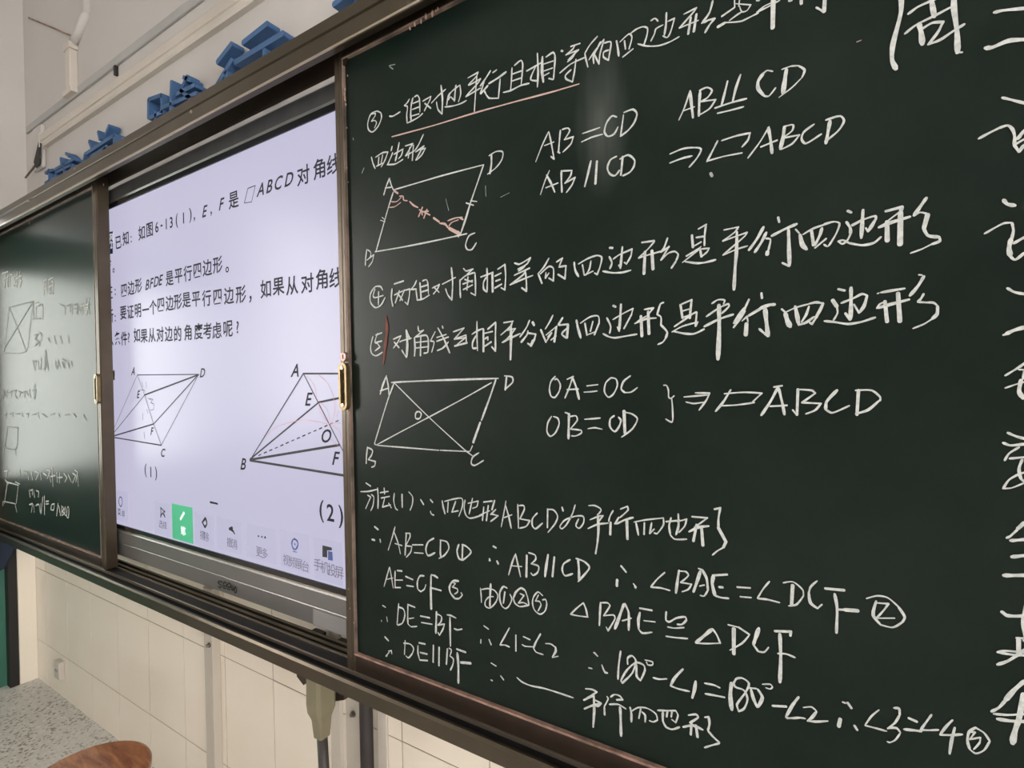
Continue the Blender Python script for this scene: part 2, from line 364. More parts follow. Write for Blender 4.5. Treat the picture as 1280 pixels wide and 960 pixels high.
def letter(label, ox, oy, sc, wpx, data, yf=-.04, yb=-.005):
    """thick foam letter: strokes as rounded slabs"""
    bm = bmesh.new()
    for wd, pts in parse(data):
        W = [hit(ox + a/sc, oy + b/sc, y=yf) for a, b in pts]
        mid = W[len(W)//2]; depth = (mid - EYE).dot(RW @ Vector((0,0,1)))
        r = (wd or wpx) / sc * depth / F / 2 * .8
        n = 10
        for a, b in zip(W, W[1:]):
            d = (b - a); d.y = 0; L = d.length; d.normalize(); s = Vector((-d.z, 0, d.x))
            out = []
            for j in range(5):
                t = math.pi * j / 4; out.append(b + (d * math.sin(t) * .55 - s * math.cos(t)) * r)
            for j in range(5):
                t = math.pi * j / 4; out.append(a + (-d * math.sin(t) * .55 + s * math.cos(t)) * r)
            A = [bm.verts.new((p.x, yf, p.z)) for p in out]; B = [bm.verts.new((p.x, yb, p.z)) for p in out]
            bm.faces.new(A); bm.faces.new(B[::-1]); m_ = len(out)
            for k in range(m_): bm.faces.new((A[k], A[(k+1)%m_], B[(k+1)%m_], B[k]))
    o = fin(bm, 'wall_letter', M['blue'])
    return tag(o, label, 'letter', 'blue motto letters on the wall')
letter('blue foam Chinese character 博 on the wall, leftmost above the track', 30, 130, 5.818, 26,
  '150,575 215,535; 175,475 182,590; 150,500 205,478; 222,475 362,398; 300,358 325,380; 262,392 268,440; 225,500 228,560; 225,500 345,440 345,500; 240,535 345,480; 285,430 290,530; 228,560 340,510; 200,640 400,560; 300,540 300,720; 180,590 180,740')
letter('blue foam Chinese character 学 on the wall, second from the left', 30, 130, 5.818, 34,
  '470,268 488,315; 535,200 548,255; 615,155 588,225; 432,400 440,365 655,225 650,280; 480,385 600,310; 590,320 540,380 540,560; 440,520 660,420')
letter('blue foam Chinese character 践 on the wall, left of 行', 0, 0, 4, 26,
  '740,500 740,590; 740,498 805,475 808,560; 745,590 810,560; 775,560 775,700; 745,650 745,740; 855,405 850,560; 815,535 980,465; 880,470 970,425; 915,385 950,400; 935,380 900,450 985,520; 860,540 960,640; 960,500 860,620')
letter('blue foam Chinese character 行 on the wall, under the end of the pipe', 240, 0, 5.333, 46,
  '262,290 165,415; 262,400 150,590; 225,480 225,760; 500,155 335,285; 605,220 285,415; 480,330 480,640 420,610')
letter('blue foam Chinese character cut off by the top picture edge, rightmost letter', 240, 0, 5.333, 48,
  '1080,-75 940,30; 1150,-60 1060,60; 960,-70 1120,-160; 1060,60 1000,160; 1100,0 1250,-80; 1150,-20 1200,120')
# ------------------------------------------------------------------ the board system: fixed track frame
XA, XB = -3.085, 1.15
fr = thing('chalkboard_track', 'long bronze aluminium track frame that carries the sliding boards along the wall', 'frame', (-1, 0, .72))
bm = bmesh.new()
prism(bm, [(-.18,1.965),(-.183,1.968),(-.183,1.998),(-.179,2.0),(-.179,2.003),(-.183,2.005),(-.183,2.027),(-.18,2.03),(-.105,2.03),(-.105,2.022),(-.168,2.022),(-.168,1.965)], XA, XB)
adopt(fin(bm, 'top_rail', M['bronze']), fr)
bm = bmesh.new(); gz = hit(400, 101, y=-.11).z; bx(bm, XA, XB, -.1125, -.105, gz, 2.022)
adopt(fin(bm, 'top_guide_rail', M['bronze_worn']), fr)
bm = bmesh.new(); prism(bm, [(-.1845, 1.9640), (-.1845, 1.9685), (-.1825, 1.9685), (-.1825, 1.9640)], XA, XB)
M['bright'] = mat('pale_highlight_metal', (.50, .43, .34), .28, .85)  # pale metal for painted highlight strips, also screws and bezel edge
adopt(fin(bm, 'top_edge_highlight', M['bright']), fr)  # pale strip paints the highlight along the rail's lower edge
bm = bmesh.new()
prism(bm, [(-.183,.716),(-.183,.742),(-.180,.747),(-.176,.747),(-.174,.742),(-.174,.724),(-.072,.724),(-.072,.716)], XA, XB)
adopt(fin(bm, 'bottom_rail', M['bronze']), fr)
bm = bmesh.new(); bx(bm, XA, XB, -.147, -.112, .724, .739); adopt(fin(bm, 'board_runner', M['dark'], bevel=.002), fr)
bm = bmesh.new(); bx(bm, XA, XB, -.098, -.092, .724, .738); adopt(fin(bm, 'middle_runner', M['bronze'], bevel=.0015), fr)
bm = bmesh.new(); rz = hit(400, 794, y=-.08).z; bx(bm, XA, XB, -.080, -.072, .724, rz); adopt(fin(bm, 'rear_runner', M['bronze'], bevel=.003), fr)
bm = bmesh.new(); bx(bm, XA, XB, -.1735, -.0725, .7242, .7252); adopt(fin(bm, 'channel_shade', M['dark']), fr)  # near-black strip laid in as the shade inside the groove
bm = bmesh.new(); bx(bm, XA, XB, -.099, -.091, .7375, .7395); bx(bm, XA, XB, -.0805, -.0765, rz-.001, rz+.0012); adopt(fin(bm, 'runner_highlight', M['bright']), fr)  # pale strips paint highlight lines on the middle and rear runners
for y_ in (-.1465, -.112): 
    bm = bmesh.new(); bx(bm, XA, XB, y_-.0025, y_+.002, .7355, .7415); adopt(fin(bm, 'runner_highlight', M['bright']), fr)  # highlight line put in as a pale strip on the board runner
bm = bmesh.new(); bx(bm, XA-.012, XA, -.185, -.02, .716, 2.03); adopt(fin(bm, 'end_post', M['bronze'], bevel=.002), fr)
bm = bmesh.new(); bx(bm, XB, XB+.012, -.185, -.02, .716, 2.03); adopt(fin(bm, 'end_post', M['bronze'], bevel=.002), fr)
for px, py in ((240,140),(94,211),(36,251)):
    p = hit(px, py, y=-.183); bm = bmesh.new(); cyl(bm, (p.x, -.180, p.z), (p.x, -.186, p.z), .004, n=12); adopt(fin(bm, 'screw', M['bright']), fr)

def board(label, x0, x1, group=None):
    t = thing('sliding_chalkboard', label, 'chalkboard', ((x0+x1)/2, -.125, .742))
    z0, z1, s = .742, 2.002, .027
    bm = bmesh.new(); bx(bm, x0+s-.004, x1-s+.004, -.140, -.115, z0+.036, z1-.033); adopt(fin(bm, 'writing_panel', M['board']), t)
    for a, b in ((x0, x0+s), (x1-s, x1)):
        bm = bmesh.new(); prism2 = [(a,-.112),(b,-.112),(b,-.142),(b-.004,-.146),(b-.011,-.146),(b-.0125,-.1445),(b-.014,-.146),(a+.003,-.146),(a,-.143)]
        A = [bm.verts.new((x, y, z0)) for x, y in prism2]; B = [bm.verts.new((x, y, z1)) for x, y in prism2]; n = len(prism2)
        for k in range(n): bm.faces.new((A[k], A[(k+1)%n], B[(k+1)%n], B[k]))
        bm.faces.new(A); bm.faces.new(B[::-1]); adopt(fin(bm, 'frame_stile', M['stile']), t)
    bm = bmesh.new(); bx(bm, x0+s, x1-s, -.146, -.112, z0, z0+.034); adopt(fin(bm, 'frame_bottom', M['bronze_worn'], bevel=.0015), t)
    bm = bmesh.new(); bx(bm, x0+s, x1-s, -.146, -.112, z1-.031, z1); adopt(fin(bm, 'frame_top', M['bronze_worn'], bevel=.0015), t)
    bm = bmesh.new(); bx(bm, x0+s-.002, x1-s, -.1475, -.138, z0+.0335, z0+.0375); adopt(fin(bm, 'bottom_bead', M['wear'], bevel=.001), t)
    bm = bmesh.new(); bx(bm, x0+s-.002, x1-s, -.1475, -.138, z1-.0345, z1-.031); adopt(fin(bm, 'top_bead', M['wear2'], bevel=.001), t)
    for xx in (x0+s-.001, x1-s-.001):
        bm = bmesh.new(); bx(bm, xx, xx+.002, -.147, -.138, z0+.036, z1-.034); adopt(fin(bm, 'side_bead', M['wear2']), t)
    return t
M['stile'] = mat('brown_aluminium_stile', (.088, .068, .046), .33, .6, vary=.5, vscale=18, vcol=(.055, .04, .028), bump=.15, bscale=90)
RB = board('dark green sliding chalkboard filled with white geometry proofs, at right', -.842, .62)
LB = board('left sliding chalkboard with a pale window glare and small faint writing', -3.07, -1.972)
# rounded corners of the green field at top left and bottom left of the right board
def corner(t, x, z, sx, sz, r=.02):
    bm = bmesh.new(); pts = [(x, z)] + [(x + sx*r - sx*r*math.sin(a), z + sz*r - sz*r*math.cos(a)) for a in [math.pi/2*k/6 for k in range(7)]]
    A = [bm.verts.new((p, -.1462, q)) for p, q in pts]; B = [bm.verts.new((p, -.139, q)) for p, q in pts]; n = len(pts)
    for k in range(n): bm.faces.new((A[k], A[(k+1)%n], B[(k+1)%n], B[k]))
    bm.faces.new(A); bm.faces.new(B[::-1]); adopt(fin(bm, 'corner_piece', M['bronze_worn']), t)
corner(RB, -.842+.026, 2.002-.0335, 1, -1); 
# flaked strips where the coating peeled along the frame
def flakes(t, pts, y=-.147):
    bm = bmesh.new()
    for px, py, s in pts:
        c = hit(px, py, y=y); k = 7
        for dz in (0,):
            vs = [bm.verts.new((c.x + s*.45*random.uniform(.5,1.2)*math.cos(2*math.pi*j/k), y - .0006, c.z + s*random.uniform(.6,1.3)*math.sin(2*math.pi*j/k))) for j in range(k)]
            r = bm.faces.new(vs); e = bmesh.ops.extrude_face_region(bm, geom=[r]); bmesh.ops.translate(bm, verts=[q for q in e['geom'] if isinstance(q, bmesh.types.BMVert)], vec=(0, -.0012, 0))
    adopt(fin(bm, 'peeled_coating', M['flake']), t)
M['flake'] = mat('pink_primer', (.42, .27, .22), .8, vary=.5, vscale=60)
flakes(RB, [(432,112,.004),(431,118,.005),(432,124,.006),(433,131,.004),(435,95,.002),(434,160,.002),(434,210,.002),(436,228,.0015),(548,12,.004),(541,18,.006),(533,22,.006),(527,27,.005),(519,31,.004),(513,36,.004),(545,14,.003),(436,736,.002),(443,778,.002),(438,760,.0015)])
flakes(LB, [(99,233,.006),(97,239,.004),(37,279,.005),(130,231,.0035),(115,233,.003),(60,256,.003)])
# handle and lock on the meeting stiles
def handle(t, cx, cz, side=1):
    h = thing_part('handle', t)
    bm = bmesh.new(); n = 10; R_ = .0115; H = .036; out = []
    for j in range(n+1): a = math.pi*j/n; out.append((cx + R_*math.cos(a), cz + H + R_*math.sin(a)))
    for j in range(n+1): a = math.pi + math.pi*j/n; out.append((cx + R_*math.cos(a), cz - H + R_*math.sin(a)))
    inn = [(cx + (x-cx)*.55, cz + (z-cz)*.88) for x, z in out]; m_ = len(out)
    O = [bm.verts.new((x, -.146, z)) for x, z in out]; P = [bm.verts.new((x, -.156, z)) for x, z in out]
    Q = [bm.verts.new((x, -.156, z)) for x, z in inn]; S = [bm.verts.new((x, -.149, z)) for x, z in inn]
    for a, b in ((O, P), (P, Q), (Q, S)):
        for k in range(m_): bm.faces.new((a[k], a[(k+1)%m_], b[(k+1)%m_], b[k]))
    bm.faces.new(S); bm.faces.new(O[::-1])
    o = adopt(fin(bm, 'handle', M['brass']), t); o['label'] = 'brass recessed pull handle'
    bm = bmesh.new()
    for k in (-1, 0, 1): bx(bm, cx-.004, cx+.004, -.1505, -.149, cz + k*.02 - .0075, cz + k*.02 + .0075)
    link_sub(fin(bm, 'slot', M['dark']), o)
    for k in (-1, 1):
        bm = bmesh.new(); cyl(bm, (cx, -.149, cz + k*.037), (cx, -.1575, cz + k*.037), .0035, n=12); link_sub(fin(bm, 'screw', M['bright']), o)
def thing_part(*a): return None
def link_sub(o, p): o.parent = p; o.matrix_parent_inverse = p.matrix_parent_inverse.copy() if False else Matrix.Identity(4); return o
hp = hit(431, 483, y=-.150); handle(RB, hp.x, hp.z)
hp2 = hit(122, 486, y=-.150); handle(LB, hp2.x, hp2.z)
bm = bmesh.new(); lp = hit(430, 446, y=-.150); cyl(bm, (lp.x, -.146, lp.z), (lp.x, -.153, lp.z), .0095, .0085, n=24)
lk = adopt(fin(bm, 'lock', mat('red_brown_lock', (.30, .20, .17), .35, .5)), RB)
bm = bmesh.new(); bx(bm, lp.x-.0012, lp.x+.0012, -.1538, -.1528, lp.z-.004, lp.z+.004); link_sub(fin(bm, 'keyhole', M['chalkred']), lk)

# ------------------------------------------------------------------ interactive display
DY = -.10
dx0, dx1 = -2.33, -.42
D = thing('interactive_display', 'large lit classroom touch display with grey casing between the two boards', 'display', (-1.4, -.06, .78))
bm = bmesh.new(); bx(bm, dx0, dx1, -.085, -.025, .785, 1.975); adopt(fin(bm, 'back_housing', M['bezel']), D)
bm = bmesh.new(); prism(bm, [(-.03,.768),(-.092,.768),(-.1,.774),(-.1025,.815),(-.1015,.817),(-.1025,.819),(-.103,.853),(-.1,.858),(-.085,.858),(-.03,.79)], dx0, dx1)
chin = adopt(fin(bm, 'bottom_casing', M['case']), D)
bm = bmesh.new(); prism(bm, [(-.085,1.928),(-.1,1.928),(-.1035,1.932),(-.1035,1.968),(-.098,1.975),(-.03,1.975),(-.03,1.93)], dx0, dx1)
adopt(fin(bm, 'top_casing', mat('dark_grey_top_casing', (.10, .10, .10), .32, .6, vary=.4, vscale=20, vcol=(.16, .16, .155))), D)
bm = bmesh.new(); bx(bm, dx0, dx1, -.1, -.086, .858, .874); bx(bm, dx0, dx1, -.1, -.086, 1.912, 1.929); bx(bm, dx0, dx0+.025, -.1, -.086, .874, 1.912); bx(bm, dx1-.025, dx1, -.1, -.086, .874, 1.912)
adopt(fin(bm, 'bezel', M['bezel']), D)
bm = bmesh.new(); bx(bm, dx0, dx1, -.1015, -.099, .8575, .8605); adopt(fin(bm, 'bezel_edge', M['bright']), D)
bm = bmesh.new(); bx(bm, dx0+.025, dx1-.025, -.0965, -.087, .874, 1.912)
scr = adopt(fin(bm, 'screen', M['screen']), D)
SY = -.0965
def sink(name, mk, ox, oy, sc, w, data, label=None, wk=1, steps=4):
    o = traced(name, M[mk], D, SY, ox, oy, sc, w, data, lift=.0006, wk=wk, taper=False, label=label, steps=steps); return o
# text set with the built-in interface font
def char_mesh(jobs):
    """jobs: (part name, material, plane y, [(char, px, py, em, shear)], parent)"""
    objs = []
    for (name, mt, y, chars, parent, label) in jobs:
        for (ch, px, py, em, sh, off) in chars:
            cu = bpy.data.curves.new('glyph', 'FONT'); cu.body = ch; cu.size = em; cu.shear = sh; cu.offset = off
            cu.align_x = 'CENTER'; cu.align_y = 'CENTER'; cu.resolution_u = 3
            o = bpy.data.objects.new('glyph', cu); C.objects.link(o); objs.append(o)
    dg = bpy.context.evaluated_depsgraph_get(); dg.update()
    k = 0
    for (name, mt, y, chars, parent, label) in jobs:
        bm = bmesh.new()
        for (ch, px, py, em, sh, off) in chars:
            o = objs[k]; k += 1
            me = bpy.data.meshes.new_from_object(o.evaluated_get(dg))
            c = hit(px, py, y=y)
            xs_ = [v.co.x for v in me.vertices]; ys_ = [v.co.y for v in me.vertices]
            if not xs_: continue
            mx_, my_ = (min(xs_)+max(xs_))/2, (min(ys_)+max(ys_))/2
            for v in me.vertices: v.co = Vector((c.x + v.co.x - mx_, y, c.z + v.co.y - my_))
            bm.from_mesh(me); bpy.data.meshes.remove(me)
        me = bpy.data.meshes.new(name); bm.to_mesh(me); bm.free()
        o2 = link(name, me, mt, None); adopt(o2, parent)
        if label: o2['label'] = label
    for o in objs: bpy.data.objects.remove(o)
E1 = .047
def T(s, pts, em=E1, sh=0, off=.0007):             # characters at listed pixel centres; missing ones are interpolated
    n = len(s); known = sorted(pts.items()); out = []
    for i, ch in enumerate(s):
        if ch == ' ': continue
        lo = max([q for q in known if q[0] <= i], key=lambda q: q[0]); hi = min([q for q in known if q[0] >= i], key=lambda q: q[0])
        f = 0 if lo[0] == hi[0] else (i - lo[0]) / (hi[0] - lo[0])
        a = hit(*lo[1], y=SY); b = hit(*hi[1], y=SY); p = a + (b - a) * f
        cc = RW.transposed() @ (p - EYE); px, py = 640 + F*cc.x/cc.z, 480 + F*cc.y/cc.z
        out.append((ch, px, py, em * (.92 if ord(ch) < 256 else 1), sh if ch.isalpha() and ord(ch) < 256 else 0, off))
    return out
line1 = T('已知', {0:(148,303),1:(157,298)}) + T('如图', {0:(177,291),1:(187,287)}) + T('6-13', {0:(196,284),3:(214,278)}) + T('(1)', {0:(221,276),2:(238,269)}) \
  + T('EF', {0:(256,264),1:(277,255)}, sh=.35) + T('是', {0:(292,250)}) + T('ABCD', {0:(325,237),3:(361,224)}, sh=.35) + T('对角线', {0:(379,219),1:(399,211),2:(417,205)}) \
  + T(':', {0:(164,299)}) + T(',', {0:(243,274)}) + T(',', {0:(264,267)})
line2 = T('四边形', {0:(155,363),2:(173,357)}) + T('BFDE', {0:(184,356),3:(201,350)}, sh=.35) + T('是平行四边形', {0:(212,348),5:(272,331)}) + T('。', {0:(284,337)}) + T(':', {0:(144,365)}) + T('证', {0:(137,366)})
line3 = T('要证明一个四边形是平行四边形', {0:(154,391),3:(182,387),5:(201,381),6:(212,379),8:(233,375),9:(245,374),13:(301,368)}) + T('如果从对角线', {0:(332,361),1:(348,358),2:(365,357),3:(384,354),4:(402,349),5:(420,347)}) \
  + T('，', {0:(313,374)}) + T(':', {0:(144,398)}) + T('析', {0:(138,395)})
line4 = T('条件', {0:(147,423),1:(155,423)}) + T('?', {0:(161,422)}) + T('如果从对边的角度考虑呢', {0:(171,419),1:(180,420),3:(200,418),5:(222,417),7:(248,414),9:(271,413),10:(285,411)}) + T('?', {0:(297,409)}) + T('么', {0:(138,424)})
lineF = T('F', {0:(137,332)}, sh=.3) + T('。', {0:(142,338)})
lab1 = T('A', {0:(166,464)}, .038, .35) + T('D', {0:(253,466)}, .038, .35) + T('E', {0:(173,493)}, .036, .35) + T('F', {0:(190,539)}, .036, .35) + T('C', {0:(204,566)}, .038, .35)
lab2 = T('A', {0:(368,463)}, .046, .35) + T('E', {0:(386,499)}, .046, .35) + T('O', {0:(408,545)}, .046, .35) + T('F', {0:(420,573)}, .046, .35) + T('B', {0:(304,580)}, .046, .35)
lab3 = T('(1)', {0:(182,588),2:(195,592)}, .048) + T('(2)', {0:(402,639),1:(413,641),2:(426,646)}, .058)
T0 = lambda *a: T(*a, off=0)
tool = T0('视频展台', {0:(358,700),3:(382,708)}, .028) + T0('手机投屏', {0:(397,706),3:(424,716)}, .030) + T0('更多', {0:(324,690),1:(331,692)}, .028) + T0('撤消', {0:(287,678),1:(293,680)}, .028) \
  + T0('擦除', {0:(253,669),1:(258,671)}, .028) + T0('选择', {0:(201,655),1:(206,657)}, .026) + T0('菜单', {0:(149,640),1:(154,642)}, .026)
badge = T('例2', {0:(139,298),1:(139,306)}, .036)
jobs = [('problem_text', M['ink'], SY-.0006, l, D, None) for l in (line1, line2, line3, line4)] + [
  ('problem_text', M['inklight'], SY-.0006, lineF, D, None), ('figure_labels', M['inkgrey'], SY-.0007, lab1, D, None),
  ('figure_labels', M['ink'], SY-.0007, lab2, D, None), ('figure_caption', M['ink'], SY-.0007, lab3, D, None),
  ('toolbar_text', M['inklight'], SY-.0011, tool, D, None), ('toolbar_text', M['inkwhite'], SY-.0022, T('笔', {0:(229,664)}, .03), D, None),
  ]
def on_screen(name, mk, pts, lift):             # flat polygon on the screen
    bm = bmesh.new(); vs = [bm.verts.new(hit(a, b, y=SY-lift)) for a, b in pts]; f = bm.faces.new(vs)
    if f.normal.y > 0: f.normal_flip()
    me = bpy.data.meshes.new(name); bm.to_mesh(me); bm.free(); return adopt(link(name, me, M[mk]), D)
on_screen('number_badge', 'inkblue', [(134,291),(141,289),(141,317),(134,318)], .0005)
jobs.append(('badge_text', M['inkwhite'], SY-.0009, badge, D, None))
def quad_px(x0, y0, x1, y1, h):                # rectangle on the screen whose edges are level
    a = hit(x0, y0, y=SY); b = hit(x1, y1, y=SY); return a, b
def level(name, mk, px0, py0, px1, py1, lift):
    a = hit(px0, py0, y=SY); b = hit(px1, py1, y=SY); y = SY - lift
    me = bpy.data.meshes.new(name); me.from_pydata([(a.x,y,a.z),(b.x,y,a.z),(b.x,y,b.z),(a.x,y,b.z)], [], [(0,3,2,1)])
    return adopt(link(name, me, M[mk]), D)
level('toolbar_tile', 'inkgreen', 215, 629, 242, 680, .0008)
for a in ((193,626,213,672),(243,640,268,687),(271,645,303,694),(308,654,346,706),(350,661,388,718),(392,671,429,733),(142,611,161,654)): level('toolbar_tile', 'panelbg', *a, .0004)
# drawings
sink('figure_drawing', 'inkgrey', 130, 450, 6, 10, '250,112 710,108; 12:305,262 710,110; 5:250,112 55,560; 7:55,570 305,262; 12:55,575 372,480; 9:372,480 708,110; 7:430,638 708,112; 11:55,577 430,640; 6:250,112 305,262; 6:305,262 372,480; 6:372,480 430,638', steps=1)
sink('figure_drawing', 'inkgrey', 260, 460, 7.111, 16, '848,50 1300,50; 11:848,50 375,820; 11:848,50 1400,1130; 14:985,305 375,810; 20:985,305 1300,240; 22:375,815 1165,685; 22:375,822 1300,970; 12:375,820 1165,670 ' .replace('; 12:375,820 1165,670 ', ''), steps=1)
dash = ';'.join('%.0f,%.0f %.0f,%.0f' % (450+k*49, 778-k*21.5, 450+k*49+22, 778-k*21.5-10) for k in range(15))
sink('figure_dashes', 'inkgrey', 260, 460, 7.111, 12, dash, steps=1)
sink('pen_marks', 'inkpink', 260, 460, 7.111, 5, '510,610 600,530 720,485 850,462 960,475 1060,495 1100,490 1180,490; 985,60 1060,130 1110,240 1130,350 1115,440 1095,490; 880,70 940,150 965,250; 985,310 1000,400 1060,480; 1090,500 1170,560 1185,640; 1165,380 1140,430; 1090,630 1160,690; 1000,310 1060,370 1085,470')
sink('pen_marks', 'inklight', 130, 450, 6, 5, '285,165 290,200; 315,165 318,210; 260,225 300,225 310,245; 330,285 350,300; 345,290 365,295 350,320 375,330 370,370 350,375; 290,400 290,450; 300,540 305,590; 320,370 330,400')
sink('parallelogram_sign', 'ink', 120, 80, 4, 4.5, '742,695 760,622 797,608 778,690 742,695', steps=1)
sink('toolbar_icon', 'ink', 120, 540, 4, 11, '572,351 608,359', steps=1)
sink('toolbar_icon', 'inkgrey', 120, 540, 4, 15, '7:324,378 324,425 332,405 345,425 338,400 345,398 324,378; 5:328,385 332,415; 12:548,430 532,452 545,475; 12:550,435 555,460 545,475; 12:668,485 685,495 692,508; 20:668,485 680,480; 12:812,521 813,521; 12:829,524 830,524; 12:845,527 846,527')
sink('toolbar_icon', 'inkblue', 120, 540, 4, 10, '994,535 1006,545 1010,562 1004,580 994,588 984,578 979,558 984,540 994,535; 12:994,560 995,562; 6:986,597 1004,601; 118,325 130,325 133,350 128,375 118,375 114,350 118,325' .replace('118,325 130,325 133,350 128,375 118,375 114,350 118,325', '6:120,325 128,328 132,350 126,372 118,365 114,345 120,325'))
on_screen('toolbar_icon', 'inkgrey', [(403,681.5),(414.7,684.5),(415,688),(409,688),(409,697),(403,696)], .0009)
on_screen('toolbar_icon', 'inkblue', [(410,688.5),(415.5,690),(416,701),(410,700)], .001)
sink('toolbar_icon', 'inkwhite', 120, 540, 4, 16, '442,405 425,435', steps=1).location.y -= .0012
sink('toolbar_icon', 'inkwhite', 120, 540, 4, 10, '435,485 430,495 438,500', steps=2).location.y -= .0012
char_mesh(jobs)
# maker's word on the casing: seewo
traced('brand_lettering', M['dark'], D, -.1028, 120, 640, 6.4, 12, '1010,560 985,553 978,565 1000,585 1003,598 990,605 978,595; 1025,592 1045,590 1042,565 1028,562 1018,580 1020,605 1040,612; 1058,600 1078,600 1075,575 1062,570 1050,590 1055,615 1072,620; 1082,585 1084,620 1092,625 1094,595; 1094,595 1096,628 1104,622 1106,600; 1118,600 1108,622 1112,645 1122,642 1124,618 1118,600', lift=.0006, taper=False)
# silver sticker on the screen edge beside the left board
on_screen('screen_sticker', 'white', [(137.5,463),(143.5,463),(143.5,475),(137.5,475)], .0012)
bm = bmesh.new(); a = hit(137, 463, y=SY-.003); b = hit(140, 475, y=SY-.003); bx(bm, a.x-.02, b.x, SY-.004, SY, b.z, a.z); adopt(fin(bm, 'sensor_tab', M['dark']), D)
p0 = hit(392, 772, y=-.103); level2 = bmesh.new(); bx(level2, p0.x, p0.x+.11, -.1042, -.1, .775, .812); adopt(fin(level2, 'casing_label', mat('casing_sticker', (.25,.24,.24), .5)), D)
# bracket stub under the display
p0 = hit(335, 752, y=-.06); box('display_bracket', M['bronze_worn'], (p0.x-.06, p0.x+.01, -.058, -.03, .7445, .768)); o = bpy.data.objects['display_bracket']; adopt(o, D)
# ------------------------------------------------------------------ chalk on the right board
BY = -.140
def chalk(label, blocks, mk='chalk', t=None, name='chalk_writing', wk=.9):
    t = t or RB; bm = bmesh.new()
    for ox, oy, sc, wpx, data in blocks:
        for wd, pts in parse(data):
            W = [hit(ox + a/sc, oy + b/sc, y=BY - .0008) for a, b in pts]
            mid = W[len(W)//2]; depth = (mid - EYE).dot(RW @ Vector((0,0,1)))
            ribbon(bm, W, (wd or wpx) / sc * depth / F * wk, 5e-6)
    me = bpy.data.meshes.new(name); bm.to_mesh(me); bm.free()
    o = adopt(link(name, me, M[mk]), t); o['label'] = label
    return o
chalk('chalk line 3, first half, high on the board', [
 (450, 80, 8, 17, '170,470 110,500 78,590 85,655 125,680 180,625 215,540 208,490 170,470; 14:115,502 155,492 150,520 115,572 150,565 165,590 145,640;'
  '295,522 330,522 400,480; 495,350 475,385 445,415 475,428 468,510 472,590; 22:530,340 515,400 508,500 512,565; 545,330 575,315 595,350 600,480; 530,395 592,370; 525,455 592,430; 520,520 590,500; 472,592 520,570 590,530 628,495;'
  '630,372 710,325 700,360 670,420 645,470; 650,395 708,442; 715,390 790,310 857,252; 24:810,215 825,350 820,500; 820,500 780,455 765,380;'
  '900,290 880,325 868,410; 850,430 930,420 1010,395 1065,365; 22:960,215 950,300 945,370; 880,355 905,290 960,240 1000,212 1008,300 985,378; 885,360 905,330 940,360'),
 (580, 40, 8, 18, '40,460 140,405 128,440 45,530; 50,535 165,470 150,500 20,645; 20,650 100,600 165,562; 130,440 120,560 105,795;'
  '22:265,390 215,470 165,540; 20:205,480 165,612; 22:235,540 170,615; 290,405 325,380; 24:250,515 340,460 420,400; 205,590 225,630 255,662 345,662 362,470;'
  '480,360 475,480 465,592; 505,335 570,285 588,330 572,530; 490,420 572,390; 485,490 572,460; 20:395,605 470,585 570,535 650,515;'
  '630,390 770,310; 24:735,215 742,400 735,550; 20:720,340 675,440 670,480 735,490; 34:785,250 782,400 795,500; 22:820,250 890,205 910,240 905,350 895,470; 800,320 890,290; 800,390 885,360; 795,440 850,410; 890,475 850,465'),
 (700, 0, 8, 18, '22:15,508 25,512; 110,465 200,435; 150,450 130,490 60,550 185,500 80,600; 160,520 130,570 75,620; 0,730 110,640 250,575; 20:160,595 145,720 125,820 62,790 55,755 110,700;'
  '375,365 300,450 250,535; 20:250,540 262,600 280,672; 290,600 350,510 440,395; 22:405,420 370,490 335,560 338,635; 345,545 390,640 400,540 440,400; 20:445,430 508,420 500,510 485,602 435,570 440,520 490,500;'
  '24:565,410 578,480 588,560; 600,420 690,340 720,375 690,490; 22:645,410 655,490; 700,340 760,295 830,268 875,285 868,360 835,462; 20:630,570 730,490;'
  '910,208 950,185 980,212; 910,410 945,340 960,290 1030,250; 24:1065,130 1060,250 1045,350; 1030,360 1075,375 1110,310 1145,185 1080,215; 780,440 870,462 990,458 1100,420 1190,370'),
 (840, 0, 6.4, 16, '95,115 195,65 180,90 60,225 210,165; 22:150,140 130,270; 22:195,115 175,250; 20:325,10 300,100 240,185; 20:255,180 295,160 340,150 300,200 265,260;'
  '18:400,130 500,60; 14:500,0 502,55; 14:540,0 535,50; 12:510,30 630,40 600,85 560,95 540,50; 16:460,165 520,120 560,95; 26:370,215 420,185; 16:420,182 550,172 620,140 690,105;'
  '14:685,95 740,50 830,10; 16:680,98 760,60 860,5; 36:810,5 806,222; 26:940,5 955,3; 32:1033,0 1035,28; 30:1222,0 1217,90; 20:1217,92 1190,80 1155,60; 20:680,3 695,2')])
chalk('chalk words under line 3', [(440, 160, 5.333, 12, '130,195 140,235 155,270; 158,195 205,165 240,160 220,215 195,260; 14:180,195 175,250; 205,180 195,235; 165,255 215,230; 268,125 262,150; 272,165 258,200 238,245; 235,245 290,240 340,210; 15:315,100 300,180 290,220; 280,175 340,140 330,180 310,205; 355,120 405,105 390,130 358,185 420,150; 385,130 375,200; 410,115 402,215; 475,45 445,110 420,150; 425,160 480,120 460,150 425,215; 450,145 490,135 465,180 430,215')])
chalk('pink chalk underline', [(440, 0, 4, 9, '200,684 400,630 610,566 800,513 1000,460 1135,420')], 'chalkpink')
